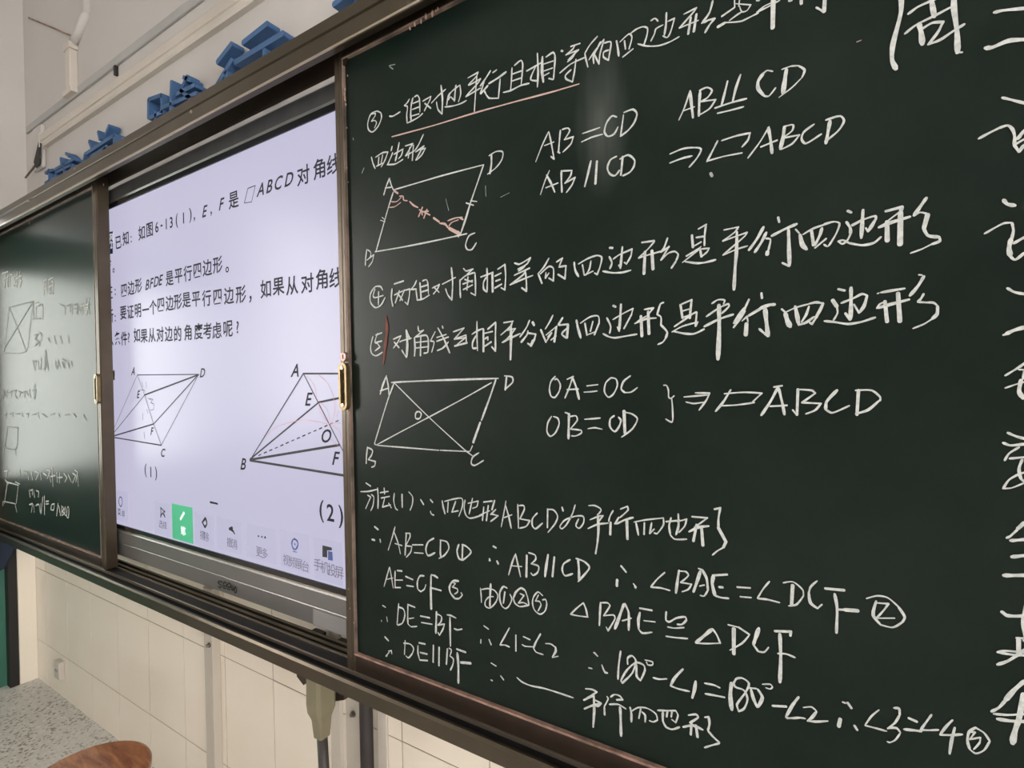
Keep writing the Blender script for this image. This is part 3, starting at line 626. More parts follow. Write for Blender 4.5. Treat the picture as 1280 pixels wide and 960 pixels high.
chalk('first chalk formula AB = CD', [(660, 120, 8, 18, '16:205,360 140,500 78,658; 210,360 235,480 262,632 230,605; 15:165,497 260,460; 20:325,345 315,450 305,565; 300,560 318,570; 345,335 400,322 418,350 365,438 455,408 430,480 350,562; 545,375 635,345 718,315; 535,460 640,412 745,382; 22:885,210 840,200 785,270 765,360 800,403 860,380 900,310; 955,190 940,300 925,405; 22:960,165 1050,135 1090,180 1060,270 1000,345 925,402')])
chalk('second chalk formula AB // CD', [(660, 120, 8, 19, '15:215,745 170,850 125,985; 24:185,790 230,870 268,960; 180,918 300,870; 24:335,750 335,850 340,960; 345,750 440,745 425,800 370,872 472,815 440,890 385,965; 26:630,650 600,780 568,905; 28:690,655 675,875; 22:885,605 825,640 795,720 820,780 870,797 915,745; 28:948,610 930,790; 22:920,630 1000,590 1065,640 1060,700 1020,760 950,797')])
chalk('chalk formula AB equal and parallel CD', [(840, 0, 6.4, 18, '14:145,725 100,860 55,960; 26:145,730 155,830 168,940; 14:88,888 178,855; 24:225,735 218,830 215,925; 16:220,725 280,700 320,725 285,780 235,812 350,797 300,870 215,922; 20:445,650 420,750 395,848; 22:548,598 510,710 485,815; 18:345,865 480,820 595,790; 16:365,907 480,880 572,855; 14:805,572 760,565 730,590; 30:730,590 690,650 690,710 735,765; 16:735,768 775,770 828,705; 38:915,560 900,660 888,750; 14:880,555 950,530 1010,525; 20:1010,525 1060,560 1040,620; 12:1040,620 960,700 855,780')])
chalk('chalk conclusion arrow and parallelogram ABCD', [(740, 0, 4, 11, '10:390,770 450,745 500,738 545,745 525,790 487,835; 390,815 450,792 500,780; 11:650,703 720,680 790,665 780,700 750,735; 11:628,705 600,760 575,808; 9:575,806 660,782 750,765; 9:885,635 840,710 780,790; 17:882,640 893,700 900,765; 9:845,735 925,702; 20:962,635 955,690 942,745; 10:965,632 1005,625 1000,655 950,692 1038,675 1000,720 945,748; 12:1110,622 1060,660 1048,695 1070,718 1145,672; 18:1190,605 1180,660 1170,715; 12:1170,600 1240,580 1260,605 1230,655 1165,708')])
chalk('parallelogram drawing with pink diagonal, white strokes', [(440, 160, 5.333, 11, '13:250,335 230,385 212,445; 250,340 262,380 275,410; 222,400 262,395; 280,412 430,368 600,318 878,245; 12:275,430 240,540 160,825; 12:878,245 835,370 790,500; 17:790,500 760,600 725,705; 12:155,825 350,792 560,750 765,705;'
  '17:930,180 930,240 920,305; 11:915,185 960,158 1005,160 1000,210 960,265 905,308; 12:820,700 780,720 758,780 770,810 800,810 830,765; 12:100,810 92,870 90,915; 10:105,812 125,830 122,860 100,880 145,845 135,890 110,925;'
  '8:190,615 220,625; 8:200,595 215,608; 12:762,500 810,515; 10:790,485 832,490')], name='chalk_diagram')
chalk('pale dashed diagonal and pink angle arcs', [(440, 160, 5.333, 11, '14:280,418 305,435; 11:318,455 340,455 345,480 368,485; 14:385,490 410,515 440,530; 8:262,492 300,490 330,460; 8:250,530 285,525 325,497; 12:445,590 470,530; 12:480,600 500,545; 10:450,545 520,580; 12:470,580 465,560 510,555; 18:545,600 580,625; 16:585,635 620,640 640,665; 26:650,670 715,705; 12:710,690 710,725; 11:640,618 690,600 735,595; 9:645,655 665,630 710,612; 14:722,600 740,610')], 'chalkpink', name='chalk_diagram')
chalk('chalk line 4, small characters at the left', [
 (450, 300, 8, 18, '228,500 205,465 150,470 105,540 105,620 155,676 210,650 252,575; 150,490 132,560 150,577 232,555; 20:187,520 185,645;'
  '345,440 435,410; 22:322,490 315,580 330,662; 18:345,550 430,510 500,490 495,560 478,645 450,620; 395,510 355,628; 385,545 425,602; 445,500 400,605;'
  '565,405 545,450 510,495 565,490; 20:560,495 572,590; 22:600,430 612,590; 16:625,410 665,398 680,440 685,540; 610,470 675,450; 615,520 680,500; 570,602 630,590 695,550;'
  '725,480 795,445 775,490 735,540; 740,470 790,522; 18:825,442 955,375; 22:915,278 928,430 920,600; 920,600 880,550 858,490;'
  '1035,285 1062,310 1130,290 1070,345; 20:1000,400 1000,480 1005,575; 1005,400 1060,355 1145,325; 22:1150,330 1155,440 1155,555; 1155,555 1110,530; 20:1080,370 1070,500; 1030,440 1125,405; 1035,495 1125,450; 1050,395 1125,420')])
chalk('chalk line 4, middle and large characters', [
 (600, 290, 8, 20, '10,450 130,405; 22:70,365 75,480 70,600; 22:68,450 38,500 38,570 68,600; 28:125,410 128,595; 20:180,372 250,325 258,440 250,580; 250,580 212,558; 18:150,440 210,412; 160,490 200,475; 150,560 215,522;'
  '345,310 395,322 505,258 470,320 380,372; 385,390 440,352 455,330; 345,432 495,362; 20:300,530 410,480 527,435; 305,525 430,430 460,380; 22:455,400 465,500 465,592; 465,592 420,560;'
  '690,262 640,350 580,420; 26:588,430 620,512; 605,420 690,345 735,365 735,490; 735,490 690,462; 20:660,405 655,460 690,410; 20:765,300 825,262 795,335; 22:790,350 860,338 850,467; 850,467 782,425;'
  '26:942,305 952,380 985,445; 20:985,320 1080,265 1170,235 1218,255 1200,350 1172,425 1145,410; 22:1025,330 1042,425; 20:1110,290 1095,370 1060,430; 1045,432 1130,392'),
 (740, 260, 8, 22, '24:180,398 205,400; 24:175,490 200,550 180,605; 20:215,510 270,470 400,412 390,480 345,560 325,545; 28:305,392 295,500 285,600; 20:285,600 268,572; 22:110,632 200,648 300,645 388,622;'
  '24:500,345 620,328; 18:625,335 560,410 468,500 560,470 720,425; 34:530,440 520,655; 34:600,430 610,608; 24:755,302 720,400 690,440; 18:692,518 770,385; 20:690,522 760,455 825,435 862,465 840,530; 26:835,540 795,600; 20:690,440 770,390;'
  '32:1000,275 1010,390; 18:1065,210 1145,165; 22:1140,170 1128,270 1125,375; 24:1045,295 1110,285; 18:1030,375 1090,340; 26:945,480 1080,400; 18:905,545 1050,430 1090,385; 26:1080,410 1095,485; 18:1095,410 1172,402 1150,440 1095,487; 24:925,535 1050,552 1130,545 1235,518'),
 (880, 240, 8, 22, '18:200,380 345,350 310,400 190,490 330,440 430,405 410,440 190,630; 18:190,632 330,572 435,540; 36:330,400 325,600 312,750 300,975;'
  '32:595,352 530,470 450,580; 32:622,408 570,510 510,600; 22:620,465 665,475 650,560 640,600; 38:635,600 632,622; 24:742,255 752,300; 32:680,438 800,375 925,320; 40:845,380 850,550 855,735; 26:850,740 785,710;'
  '22:918,375 950,410; 48:960,430 985,530 1025,572; 22:990,425 1100,362 1275,305; 38:1075,385 1095,530; 32:1180,360 1160,430 1110,530; 22:1110,560 1220,468'),
 (1030, 230, 8, 22, '20:0,400 100,378 155,395 125,490 60,600 35,625 0,605; 28:240,270 270,285; 30:225,382 262,440 265,500; 22:265,500 235,560 185,600 145,575 190,562 250,590; 28:250,590 380,612 500,588 568,530; 30:285,412 380,360; 24:380,360 510,320 520,360; 36:512,360 470,430 440,475; 24:440,475 418,440; 38:390,260 382,400 372,540;'
  '36:620,272 780,230; 36:780,235 770,262; 16:755,280 650,360; 40:548,435 650,392 858,328; 52:630,380 632,565; 52:765,290 760,600; 38:1022,142 960,230 900,315; 20:900,320 960,285 1035,300; 44:1035,310 1000,440; 36:1000,450 1040,515 1150,530; 30:1150,530 1158,570 1070,605; 18:1070,605 980,650 865,692')])
chalk('chalk line 5, small characters at the left', [
 (450, 380, 8, 17, '130,325 108,420 115,490 160,518 225,482; 160,310 220,288; 175,295 150,380 175,395 200,430 150,470; 160,385 218,370;'
  '335,352 410,318 380,380 335,440; 345,382 390,435; 26:465,262 482,310 500,350; 400,378 430,365 515,342; 34:465,265 475,400 468,530; 465,535 430,480 420,460;'
  '580,222 590,272 635,262 540,342; 24:545,345 550,430 545,520; 20:560,330 660,312 682,350 678,480 640,492; 20:608,325 605,515; 560,385 672,372; 560,440 672,428;'
  '752,278 705,370 742,382 718,480; 20:780,240 850,370 900,488; 22:825,222 830,240; 770,335 862,305; 20:770,372 885,330; 22:885,380 830,440 775,465 ; 20:850,380 895,485;'
  '935,278 1042,240 945,352 1062,310 1065,390; 20:948,420 1070,388 ; 945,350 1030,340 1062,330 960,415'),
 (590, 360, 8, 20, '0,462 60,425 112,405; 20:50,335 50,480 55,625; 22:45,470 8,540 8,600 45,600; 26:115,415 115,632; 160,410 235,345; 22:238,350 235,480 235,630; 235,630 200,590; 16:120,455 205,435; 125,510 160,490 160,520; 130,582 192,540;'
  '20:320,347 412,332; 405,340 390,380 290,470; 18:300,545 360,500 435,405 340,425; 20:310,545 400,495 482,455; 34:390,370 390,500 385,715;'
  '575,325 545,395 480,490; 30:608,345 620,370; 490,540 550,470 560,430; 22:560,450 638,462 620,530; 34:610,530 590,575; 20:560,450 530,500 495,545; 20:590,575 560,555;'
  '810,272 780,335 735,408; 28:690,420 740,540; 18:742,470 850,382; 28:845,390 825,535; 20:755,490 795,450 740,540; 20:790,520 840,480; 22:905,300 865,365; 20:870,372 960,362; 28:960,370 950,495; 22:945,500 900,465 910,440 955,400;'
  '30:1045,325 1060,400 1088,498; 18:1085,352 1180,290 1262,280 1272,350; 22:1272,350 1225,465; 26:1130,355 1150,470; 22:1210,335 1185,430; 18:1150,470 1225,442')])
chalk('chalk line 5, large characters at the right', [
 (740, 360, 8, 20, '24:215,178 235,188; 22:150,300 188,385 178,450; 16:210,315 320,250 410,205 395,265; 24:395,265 320,405; 30:290,165 282,300 272,425; 20:272,430 255,392; 20:112,458 170,488 230,498 330,482 448,462;'
  '22:525,215 615,200 560,268; 34:562,240 570,455; 22:428,355 540,310 642,300; 40:490,285 500,478; 18:430,358 480,320 545,280; 22:715,145 685,160 652,265; 20:652,265 690,290 690,370; 26:690,370 752,440 738,500; 18:738,500 710,540 660,565;'
  '32:885,170 905,300; 24:900,160 998,118; 30:995,120 978,300; 20:905,230 975,210; 22:905,295 980,270; 24:825,385 920,320 1000,262 1045,240; 22:1048,245 1035,380; 18:800,440 900,385 1060,340 1040,380; 24:815,432 920,455 1020,458 1120,412'),
 (880, 350, 8, 22, '20:80,235 140,198 205,202 195,240; 22:25,365 150,280 240,240 250,265 180,332; 28:5,465 150,392 290,345; 48:150,255 152,500 140,790;'
  '26:450,195 420,260; 40:415,270 350,360 300,430; 28:410,310 350,400 295,475; 20:380,410 430,365 440,420; 54:425,440 418,545; 24:575,132 580,180; 36:450,355 560,290; 38:560,285 650,250 705,245; 48:612,290 622,400 640,555; 28:630,550 600,530 555,490;'
  '20:778,292 810,320; 54:815,340 835,410 862,465; 18:825,318 920,275 1050,240; 26:1050,238 1130,222 1190,238; 24:1190,245 1150,330 1080,440 1055,425; 42:912,265 930,350 945,440; 26:1050,262 1020,350 975,420; 28:945,450 1020,425 1100,368'),
 (1020, 330, 8, 22, '20:0,390 70,390; 30:70,398 0,535; 24:225,252 285,265; 38:168,365 205,420; 20:208,425 215,490 175,562; 26:85,570 180,580 320,600 450,580 590,535; 26:255,390 380,340 460,300 512,315; 34:510,320 480,420 435,485; 22:430,488 380,405; 40:350,240 350,400 345,550; 28:340,555 295,495;'
  '30:650,285 760,265 885,245; 18:605,445 640,400 700,375; 36:620,440 720,410 930,355; 44:690,375 710,575; 44:820,295 838,570; 18:615,296 628,290; 34:1078,125 1020,220 940,315; 26:1075,300 1050,345 1018,378; 24:1018,380 1100,385 1175,388 1215,420; 36:1215,425 1210,500 1160,550; 18:1160,550 1080,600 970,645; 16:1030,108 1060,112')])
chalk('broad brown-red chalk bar crossing the circled 5', [(450, 380, 8, 44, '26:262,125 262,160; 44:265,160 272,260 262,350 250,450; 40:250,450 238,560; 24:236,560 232,600')], 'chalkred')
chalk('second parallelogram drawing ABCD with crossing diagonals', [(455, 455, 6.4, 14, '20:180,95 150,170 130,240; 16:180,100 195,180 200,250; 14:130,215 190,195; 16:220,148 320,142 600,130 1075,115; 15:240,155 190,290 85,635; 18:1055,125 1010,260 940,450; 26:930,470 875,625; 12:868,655 850,695; 12:85,640 110,650 350,670 600,690; 12:612,690 845,700; 11:240,148 520,425 810,690 870,735; 11:1020,150 800,275 520,425 300,540 105,645;'
  '15:425,378 412,400 415,435 445,435 458,400 440,380 425,385; 22:1140,110 1130,205; 16:1125,95 1185,105 1190,145 1130,200; 15:920,710 870,745 858,795 885,812 955,772; 16:28,665 20,740 18,795; 14:30,668 68,690 60,730 35,765 92,780 85,815 62,825')], name='chalk_diagram')
chalk('chalk equations OA = OC and OB = OD', [(670, 455, 6.4, 15, '155,98 120,140 108,200 120,255 150,268 185,220 195,165 170,120 150,125; 15:295,100 270,180 232,272; 22:290,105 320,180 345,280; 12:250,122 300,100; 13:250,205 340,200; 14:408,175 495,165; 13:385,225 440,222 492,215; 600,110 560,150 548,220 580,265 620,240 652,170 640,120 600,110; 18:755,95 700,140 682,200 710,228; 13:710,228 760,225 812,188;'
  '125,418 95,470 88,540 115,578 155,550 185,480 175,435 140,420; 13:235,388 265,400; 24:265,400 262,490 260,595; 14:275,420 320,415 330,450 275,520 360,530 365,550 320,575 285,575; 15:390,442 450,438 515,432; 13:415,518 470,510 530,522; 18:625,415 595,440 592,500 630,540 665,500 680,450 660,425; 32:705,380 712,550; 15:705,385 770,400 812,440 770,520 685,585;'
  '13:1022,170 1045,172 1060,210 1062,265 1080,275 1105,255; 14:1085,270 1092,340 1095,440 1085,465 1038,440')])
chalk('chalk conclusion after the brace, parallelogram ABCD', [(820, 420, 4.267, 11, '10:150,325 210,320 275,315; 9:160,352 200,360 262,352; 11:210,303 285,305 270,340 230,395; 14:398,288 360,350 318,402; 10:365,308 470,300 565,305 515,352; 10:350,372 430,368 525,355; 16:650,275 610,350 562,422; 16:655,280 672,350 685,418; 10:630,272 672,265; 10:610,375 698,370; 18:757,285 752,420; 11:730,395 750,420; 12:765,285 830,290 850,305 780,355 880,360 850,395 800,415; 18:965,290 910,350 905,390; 12:905,392 940,410 1030,372; 18:1080,290 1072,420; 12:1065,290 1150,290 1195,325 1195,345; 15:1190,345 1130,395 1065,415')])
chalk('chalk first proof line, from the word method', [(440, 590, 6.4, 13, '15:112,88 148,112; 70,157 130,155 205,138; 13:125,185 150,200 110,292; 13:155,180 175,200 168,270 150,310; 17:205,130 210,200 208,290; 228,165 290,155; 15:258,130 262,175; 235,208 300,195; 262,210 245,280 310,262; 15:295,250 315,285; 340,170 335,230 350,290 368,305; 15:400,180 402,280; 455,160 485,200 482,260 465,305; 17:550,222 572,258; 14:628,222 645,242; 14:628,315 635,335 655,345;'
  '18:722,230 730,280 745,335; 13:740,235 820,215 880,212 885,270 855,355; 15:770,240 765,320; 15:830,235 800,320 850,310; 14:905,225 898,290 915,350 950,370 1040,345; 15:965,210 950,280 938,335; 13:930,250 1010,232 1000,275 965,290; 15:1055,240 1120,232; 15:1055,280 1045,385; 15:1090,270 1075,388; 13:1020,345 1100,310; 16:1140,230 1120,300; 14:1110,340 1150,300 1115,335 1170,350 1110,395'),
 (600, 600, 6.4, 14, '12:208,168 190,270 170,375; 18:205,205 230,290 250,385; 12:195,300 255,278; 16:302,195 306,290 308,385; 14:310,205 350,205 355,235 320,310 400,325 370,370 320,385; 16:458,265 420,310 420,365 445,390 500,345; 18:542,232 540,380; 15:540,235 590,240 622,290 600,350 545,418; 17:658,218 665,245; 14:762,200 740,270 690,360 655,390 640,370 680,320 760,290 825,290 830,340 795,385 768,365 790,310;'
  '14:870,205 920,205 968,235 950,270; 15:880,318 950,290 985,285 950,330; 17:865,388 940,355 1025,345; 24:942,275 948,400 940,500; 18:940,500 925,588; 14:1065,245 1040,290 1030,330; 20:1045,340 1042,435; 15:1125,232 1180,210 1185,240 1120,300; 15:1110,300 1080,350; 18:1095,350 1160,318 1225,300; 28:1175,320 1180,470'),
 (720, 620, 6.4, 15, '20:480,212 490,260 500,312; 14:465,208 560,190 700,175 700,230 650,300 625,295; 18:548,215 545,305; 16:605,215 590,300 625,265; 15:722,205 830,195; 18:760,175 745,240 755,310; 15:755,312 790,345 885,345; 20:818,145 820,240 800,310; 15:810,205 885,185 870,240 825,290;'
  '20:930,165 1050,175; 14:1045,180 950,250; 24:905,285 980,250 1062,240; 26:965,230 940,358; 28:1005,250 1015,392; 17:1110,105 1155,95; 20:1155,95 1140,180 1140,250; 26:1140,255 1200,365; 24:1200,365 1180,410; 14:1180,412 1130,440 1092,472')])
chalk('chalk proof line AB = CD therefore AB // CD', [(440, 590, 6.4, 14, '16:182,438 208,460; 18:162,540 180,545; 15:225,540 228,560; 12:345,438 320,530 290,625; 13:335,475 370,570 388,655; 12:345,572 400,588; 15:435,490 430,580 425,665; 13:430,490 465,490 465,520 430,590 480,595 470,640 435,682; 15:485,582 568,582; 14:500,645 570,650; 17:655,530 610,560 592,620 610,668 665,645; 18:710,545 708,640 712,680; 15:705,545 760,560 775,610 740,665 695,692; 18:855,580 840,630 855,690 885,705; 16:885,705 930,670 952,635 915,595 880,580; 16:885,585 882,700; 14:1130,595 1152,605; 15:1100,695 1105,708; 15:1160,715 1170,735'),
 (600, 600, 6.4, 15, '16:108,530 128,542; 13:78,630 75,645; 14:138,648 148,668; 16:280,600 255,670 230,758; 16:285,590 305,680 325,772; 12:245,685 335,692; 20:375,605 372,772; 15:390,582 440,600 445,635 410,670 468,690 460,740 425,762 408,745; 26:545,598 530,690 520,772; 24:595,618 580,770; 17:720,638 670,670 658,720 680,765 740,750; 24:785,640 792,720 792,800; 18:770,628 830,650 875,695 850,740 785,812; 17:1130,688 1168,735; 22:1098,800 1095,845; 14:1228,830 1250,855; 22:1240,850 1245,862')])
chalk('chalk angle equation BAE = DCF', [(720, 620, 6.4, 18, '14:710,612 650,665 600,725; 16:600,728 680,735 750,755; 24:825,595 812,680 800,775; 15:835,600 880,605 900,635 840,690 925,705 900,745 850,765; 28:995,600 970,680 940,765; 15:980,580 1010,590; 24:1010,590 1045,660 1055,750; 15:1055,755 1025,800 995,795; 15:990,720 1025,712; 32:1100,640 1090,700 1110,790; 18:1095,635 1208,628; 18:1110,795 1160,812 1220,818; 20:1148,728 1172,730'),
 (860, 690, 4.571, 12, '13:282,200 355,205; 12:300,255 360,260; 11:465,168 430,210 398,262; 13:398,265 450,270 522,288; 10:545,175 600,170 655,215 660,250; 22:598,192 592,300; 12:660,250 620,300 575,308; 12:738,165 700,200 688,250; 18:690,230 700,290 740,322; 11:740,322 765,300; 18:785,208 890,218; 18:838,240 852,320 848,460; 13:855,328 900,330; 22:900,330 968,335;'
  '11:1020,265 1080,250 1140,260 1200,310; 16:1200,310 1238,370 1225,400; 12:1225,400 1170,430 1100,415; 18:1100,415 1058,360 1075,280; 12:1080,290 1145,295 1120,330 1070,385; 11:1080,378 1180,378')])
chalk('chalk proof line AE = CF, circled numbers, congruent triangles', [(460, 670, 8, 18, '16:215,310 190,400 160,505; 15:218,315 235,410 252,520; 12:190,432 250,420; 18:272,350 270,440 272,515; 20:295,345 338,350; 14:275,440 345,440; 18:270,515 325,515; 18:380,405 448,435; 15:388,495 455,505; 20:562,398 520,400 495,460 500,530 530,555; 15:530,555 565,530 580,485; 16:635,388 665,395; 24:665,395 695,415; 20:630,405 628,520; 28:628,520 632,725; 18:640,520 730,545; 24:905,450 850,450 815,510 825,570 870,625; 18:870,625 910,625 942,590 930,565; 15:850,465 875,475 845,510 895,530 895,560 865,580'),
 (590, 710, 8, 19, '16:85,200 92,270 95,345; 16:95,215 160,205 220,220 258,270 240,340 180,400 135,380 135,330 170,290 215,285; 26:188,160 182,280 180,380; 22:350,200 315,185 280,240 280,320 300,380; 16:300,380 335,405 370,380 400,310 380,260; 20:330,240 315,350; 24:530,220 490,200 440,240 415,300; 18:415,300 430,350 480,385 570,370; 15:570,370 555,290 530,220; 16:480,255 520,275 465,350 510,345 550,362; 17:705,275 660,240 615,290 605,350 625,420 680,462 730,430 748,360 735,315 705,320; 15:665,270 635,330 675,335 690,370 660,430;'
  '17:1110,350 1050,400 985,462; 15:985,462 1060,478 1160,490; 22:1115,350 1140,410 1155,485'),
 (700, 700, 6.4, 16, '20:325,340 320,430 315,522; 14:330,342 380,342 400,365 350,445 430,440 440,470 385,565 370,535; 28:510,355 480,440 440,548; 22:520,350 550,420 550,560; 13:500,485 570,465; 22:640,385 735,402; 26:640,420 628,480 630,550; 18:630,555 660,585 735,578; 14:672,485 760,495; 18:850,415 848,480 875,495 930,465 1000,455 1010,480 975,515 940,515; 14:862,535 915,545 992,540; 15:850,610 920,620 1020,628; 30:1215,555 1160,600 1090,660; 14:1090,665 1180,668 1280,665; 18:1220,550 1255,600 1282,665'),
 (860, 690, 4.571, 11, '9:230,415 290,430; 15:290,430 350,470; 26:262,440 262,580; 11:350,475 310,520 240,560; 24:405,435 390,480 375,525; 16:375,530 400,565; 11:400,568 435,572 460,545; 15:498,452 588,455; 16:588,455 585,478; 22:525,470 530,600 525,742; 13:515,580 560,582 610,602')])
chalk('chalk proof line DE = BF therefore angle 1 = angle 2', [(460, 750, 8, 18, '15:148,55 175,72; 16:135,205 135,212; 14:188,170 195,215; 15:308,35 300,130 292,245; 18:305,70 355,90 370,150 345,230 300,250; 20:400,60 398,160 400,230; 18:400,45 470,72; 12:415,185 460,178; 15:400,235 430,265 490,262; 22:525,160 615,178; 17:535,225 640,242; 26:685,120 682,220 678,330; 18:690,140 735,165 730,215 700,250 765,240 750,290 715,352 700,325; 20:790,148 830,155 880,180; 24:820,175 822,320 825,460; 20:862,285 895,298 940,290; 18:1160,258 1205,290; 18:1130,395 1128,430; 18:1212,395 1232,445'),
 (590, 710, 8, 18, '375,598 330,680 282,765; 282,768 330,770 375,788; 22:440,670 440,828; 515,685 580,715; 15:500,765 530,782 610,788; 22:685,660 640,740 615,800; 16:618,805 640,840 710,865; 16:735,755 790,760 830,790; 26:835,790 838,830 805,890; 15:805,895 862,882')])
chalk('chalk proof line 180 degrees minus angle 1', [(700, 700, 6.4, 15, '14:278,740 300,768; 12:232,862 255,866; 15:335,838 360,900 380,905'),
 (720, 800, 5.333, 13, '15:298,75 285,170 280,260; 14:345,160 345,120 375,105 400,140 375,220 310,285 300,270 340,200 400,150 450,165 460,200 430,270; 18:430,270 405,240 405,165; 11:460,132 510,145 510,165 480,165 470,145; 14:515,250 555,260 605,258; 20:712,195 660,250 632,300; 14:630,305 680,325 755,342; 24:798,275 790,330 775,385; 14:858,288 920,300 958,318; 16:862,358 920,368 990,382'),
 (860, 690, 4.571, 11, '26:248,750 242,820 250,900; 13:260,760 275,725 310,720 348,750 330,800 280,870 290,910 320,895 340,840 320,790 270,770 260,740; 13:345,775 390,780; 20:360,785 375,840 395,885; 20:400,885 425,830 400,785; 9:425,755 470,755 482,770 470,782 445,775; 14:485,878 560,882; 18:632,828 600,870 560,940; 12:560,945 600,950 640,945'),
 (930, 820, 6.4, 16, '14:475,412 540,408 580,440; 24:580,445 545,490 510,520; 20:520,520 570,525 670,520; 15:345,500 420,490 490,500; 20:830,375 858,415; 28:770,505 758,560; 20:885,558 905,590; 14:790,368 810,375; 15:1080,430 1020,480 970,550; 17:970,555 1050,575 1140,600; 22:1200,415 1240,420 1245,470; 18:1245,470 1210,530 1150,580; 20:1150,575 1220,575 1250,610; 14:1250,615 1210,670 1165,690 1145,682'),
 (1080, 780, 5.333, 14, '18:300,628 350,650; 20:268,702 330,708 380,715; 15:450,605 410,660 378,705; 15:380,705 430,708 495,705; 17:590,640 550,680 508,735; 17:508,738 580,740 655,735; 20:605,690 585,770 570,865; 18:745,688 700,720 690,780 705,835; 13:705,835 745,862 800,840 838,780; 15:838,780 800,725 740,688; 12:710,720 740,720 705,768 775,755 770,790 730,835')])
chalk('chalk last lines, DE // BF, dash and closing words', [(460, 750, 8, 18, '22:172,370 205,405; 14:205,510 235,505 240,540; 13:180,560 215,520; 26:185,558 190,552; 14:372,405 368,480 365,545; 17:358,432 420,440 455,480 445,530 405,578 380,560; 20:500,455 500,530 515,590; 24:512,428 570,440; 24:525,525 590,540; 22:520,600 595,605; 18:655,455 652,620; 22:712,475 710,655; 26:795,490 785,640; 16:810,480 835,500 820,560; 18:820,560 855,590 848,650 825,700; 24:890,490 975,520; 32:895,530 905,650 905,825; 28:930,625 1025,632; 14:1232,630 1280,660; 18:1230,800 1242,805'),
 (640, 800, 6.4, 15, '40,300 80,335 150,365 250,385 350,415 490,462; 17:590,390 640,395 680,415 620,455 575,480; 20:575,480 640,450 655,440; 20:580,550 640,525 710,510; 14:650,430 655,500; 24:655,440 658,560 650,695; 18:665,480 712,505 690,530 665,520; 14:760,450 770,470 740,530; 20:740,540 742,595; 15:790,455 820,435 860,445 885,470; 17:885,475 840,478; 16:780,515 850,515 910,550; 26:865,540 870,650 872,765; 20:945,540 955,590 955,655; 14:955,570 1010,540 1080,545 1150,590 1165,640; 14:1165,640 1130,655 1100,645; 18:1030,550 1015,625; 20:1040,575 1065,600 1065,655'),
 (720, 800, 5.333, 13, '14:545,468 600,470 665,470; 18:580,480 580,540 600,580; 15:600,580 640,595 690,580; 12:665,470 680,500 665,550 640,530; 14:610,475 605,510; 12:640,480 635,510; 16:750,500 800,495 815,515 760,550; 20:715,580 780,570 845,598; 22:770,555 765,630; 24:800,570 810,645; 14:860,515 885,512; 18:885,515 890,560 880,600; 17:880,605 920,650 955,682; 14:955,688 910,700 858,716'),
 (640,800,6.4,13,'16:655,100 685,128; 14:615,222 640,228; 15:720,200 740,250 765,262'), (400,720,4,9,'905,500 918,518')])
chalk('large chalk heading 周二 at the top right', [
 (1040, 0, 4, 20, '24:345,-40 345,60 305,220 300,300 320,345; 15:382,70 430,35 520,-5; 24:495,-30 500,20 512,85; 14:365,168 420,125 520,75 605,30; 26:610,-40 610,40 625,160 628,262; 12:628,262 650,262; 26:435,120 445,160 452,220; 15:450,145 500,115 555,110 530,160 482,222 540,200 600,160 660,122; 13:345,-40 450,-60 605,-45;'
  '18:812,62 860,52 960,42 1060,30; 24:768,240 800,238 880,205 960,198 1080,190')])
chalk('column of large chalk characters cut by the right picture edge', [
 (1180, 100, 6.4, 22, '24:468,142 540,160 640,185 720,200; 22:278,470 350,430 440,385; 24:440,385 510,365 550,400 565,460 560,520; 26:560,520 600,575 640,520; 22:570,515 650,470 720,440; 34:590,470 640,410 700,380'),
 (1180, 240, 6.4, 22, '32:478,65 505,95 565,108; 18:325,333 400,290 480,250 545,245; 22:545,250 555,310 540,380; 38:535,380 520,450 530,510; 24:535,520 570,542 640,490 700,450; 28:560,410 640,365 720,340; 24:508,770 560,800 640,815 740,812; 24:640,365 720,420 760,480'),
 (1180, 380, 6.4, 22, '16:475,248 500,240; 34:500,238 560,210 640,188 740,165; 18:490,572 560,530 600,505; 26:600,505 650,470 720,420; 18:600,525 640,530 630,600; 34:615,610 600,700 630,750; 15:490,672 600,635 700,610; 22:630,755 700,740'),
 (1180, 520, 6.4, 22, '24:512,135 570,160 640,180 700,190; 24:475,215 530,235 640,225 740,220; 18:485,355 520,300 600,250; 22:528,340 640,330 740,325; 24:625,350 600,420 615,500 650,530; 18:475,575 520,510 600,465 680,440; 14:470,580 540,575 640,535; 30:640,855 590,900; 20:590,905 530,960 500,975'),
 (1180, 660, 6.4, 26, '30:535,100 600,95 700,85; 34:545,230 640,220 740,215; 36:480,378 560,378 740,375; 26:465,672 500,700; 32:500,700 560,705 740,700; 30:660,600 632,740 650,860 640,900; 22:580,880 640,882 740,880; 30:595,900 600,1000'),
 (1080, 780, 5.333, 22, '18:890,188 940,178 1067,190 1150,195; 18:900,190 1000,205 1100,210; 22:890,270 960,245 1030,200 1100,150; 26:1030,105 1030,205; 30:1067,380 1000,440 940,510; 20:940,510 900,555 850,582; 18:865,598 960,605 1090,598; 26:890,632 980,645 1100,650; 34:1065,470 1030,640; 36:1030,640 1005,720 990,795')])
chalk('stray chalk specks and scratches', [(440, 0, 4, 6, '185,330 200,325 215,322; 190,335 205,345; 50,865 60,840; 5,690 8,700'), (440,160,5.333,5,'625,472 645,550; 890,385 893,455; 990,462 1050,432'), (740,0,4,6,'15:594,868 600,880')], 'chalkfaint')
chalk('crumb of orange chalk', [(1040, 0, 4, 7, '125,210 145,202')], 'chalkpink')

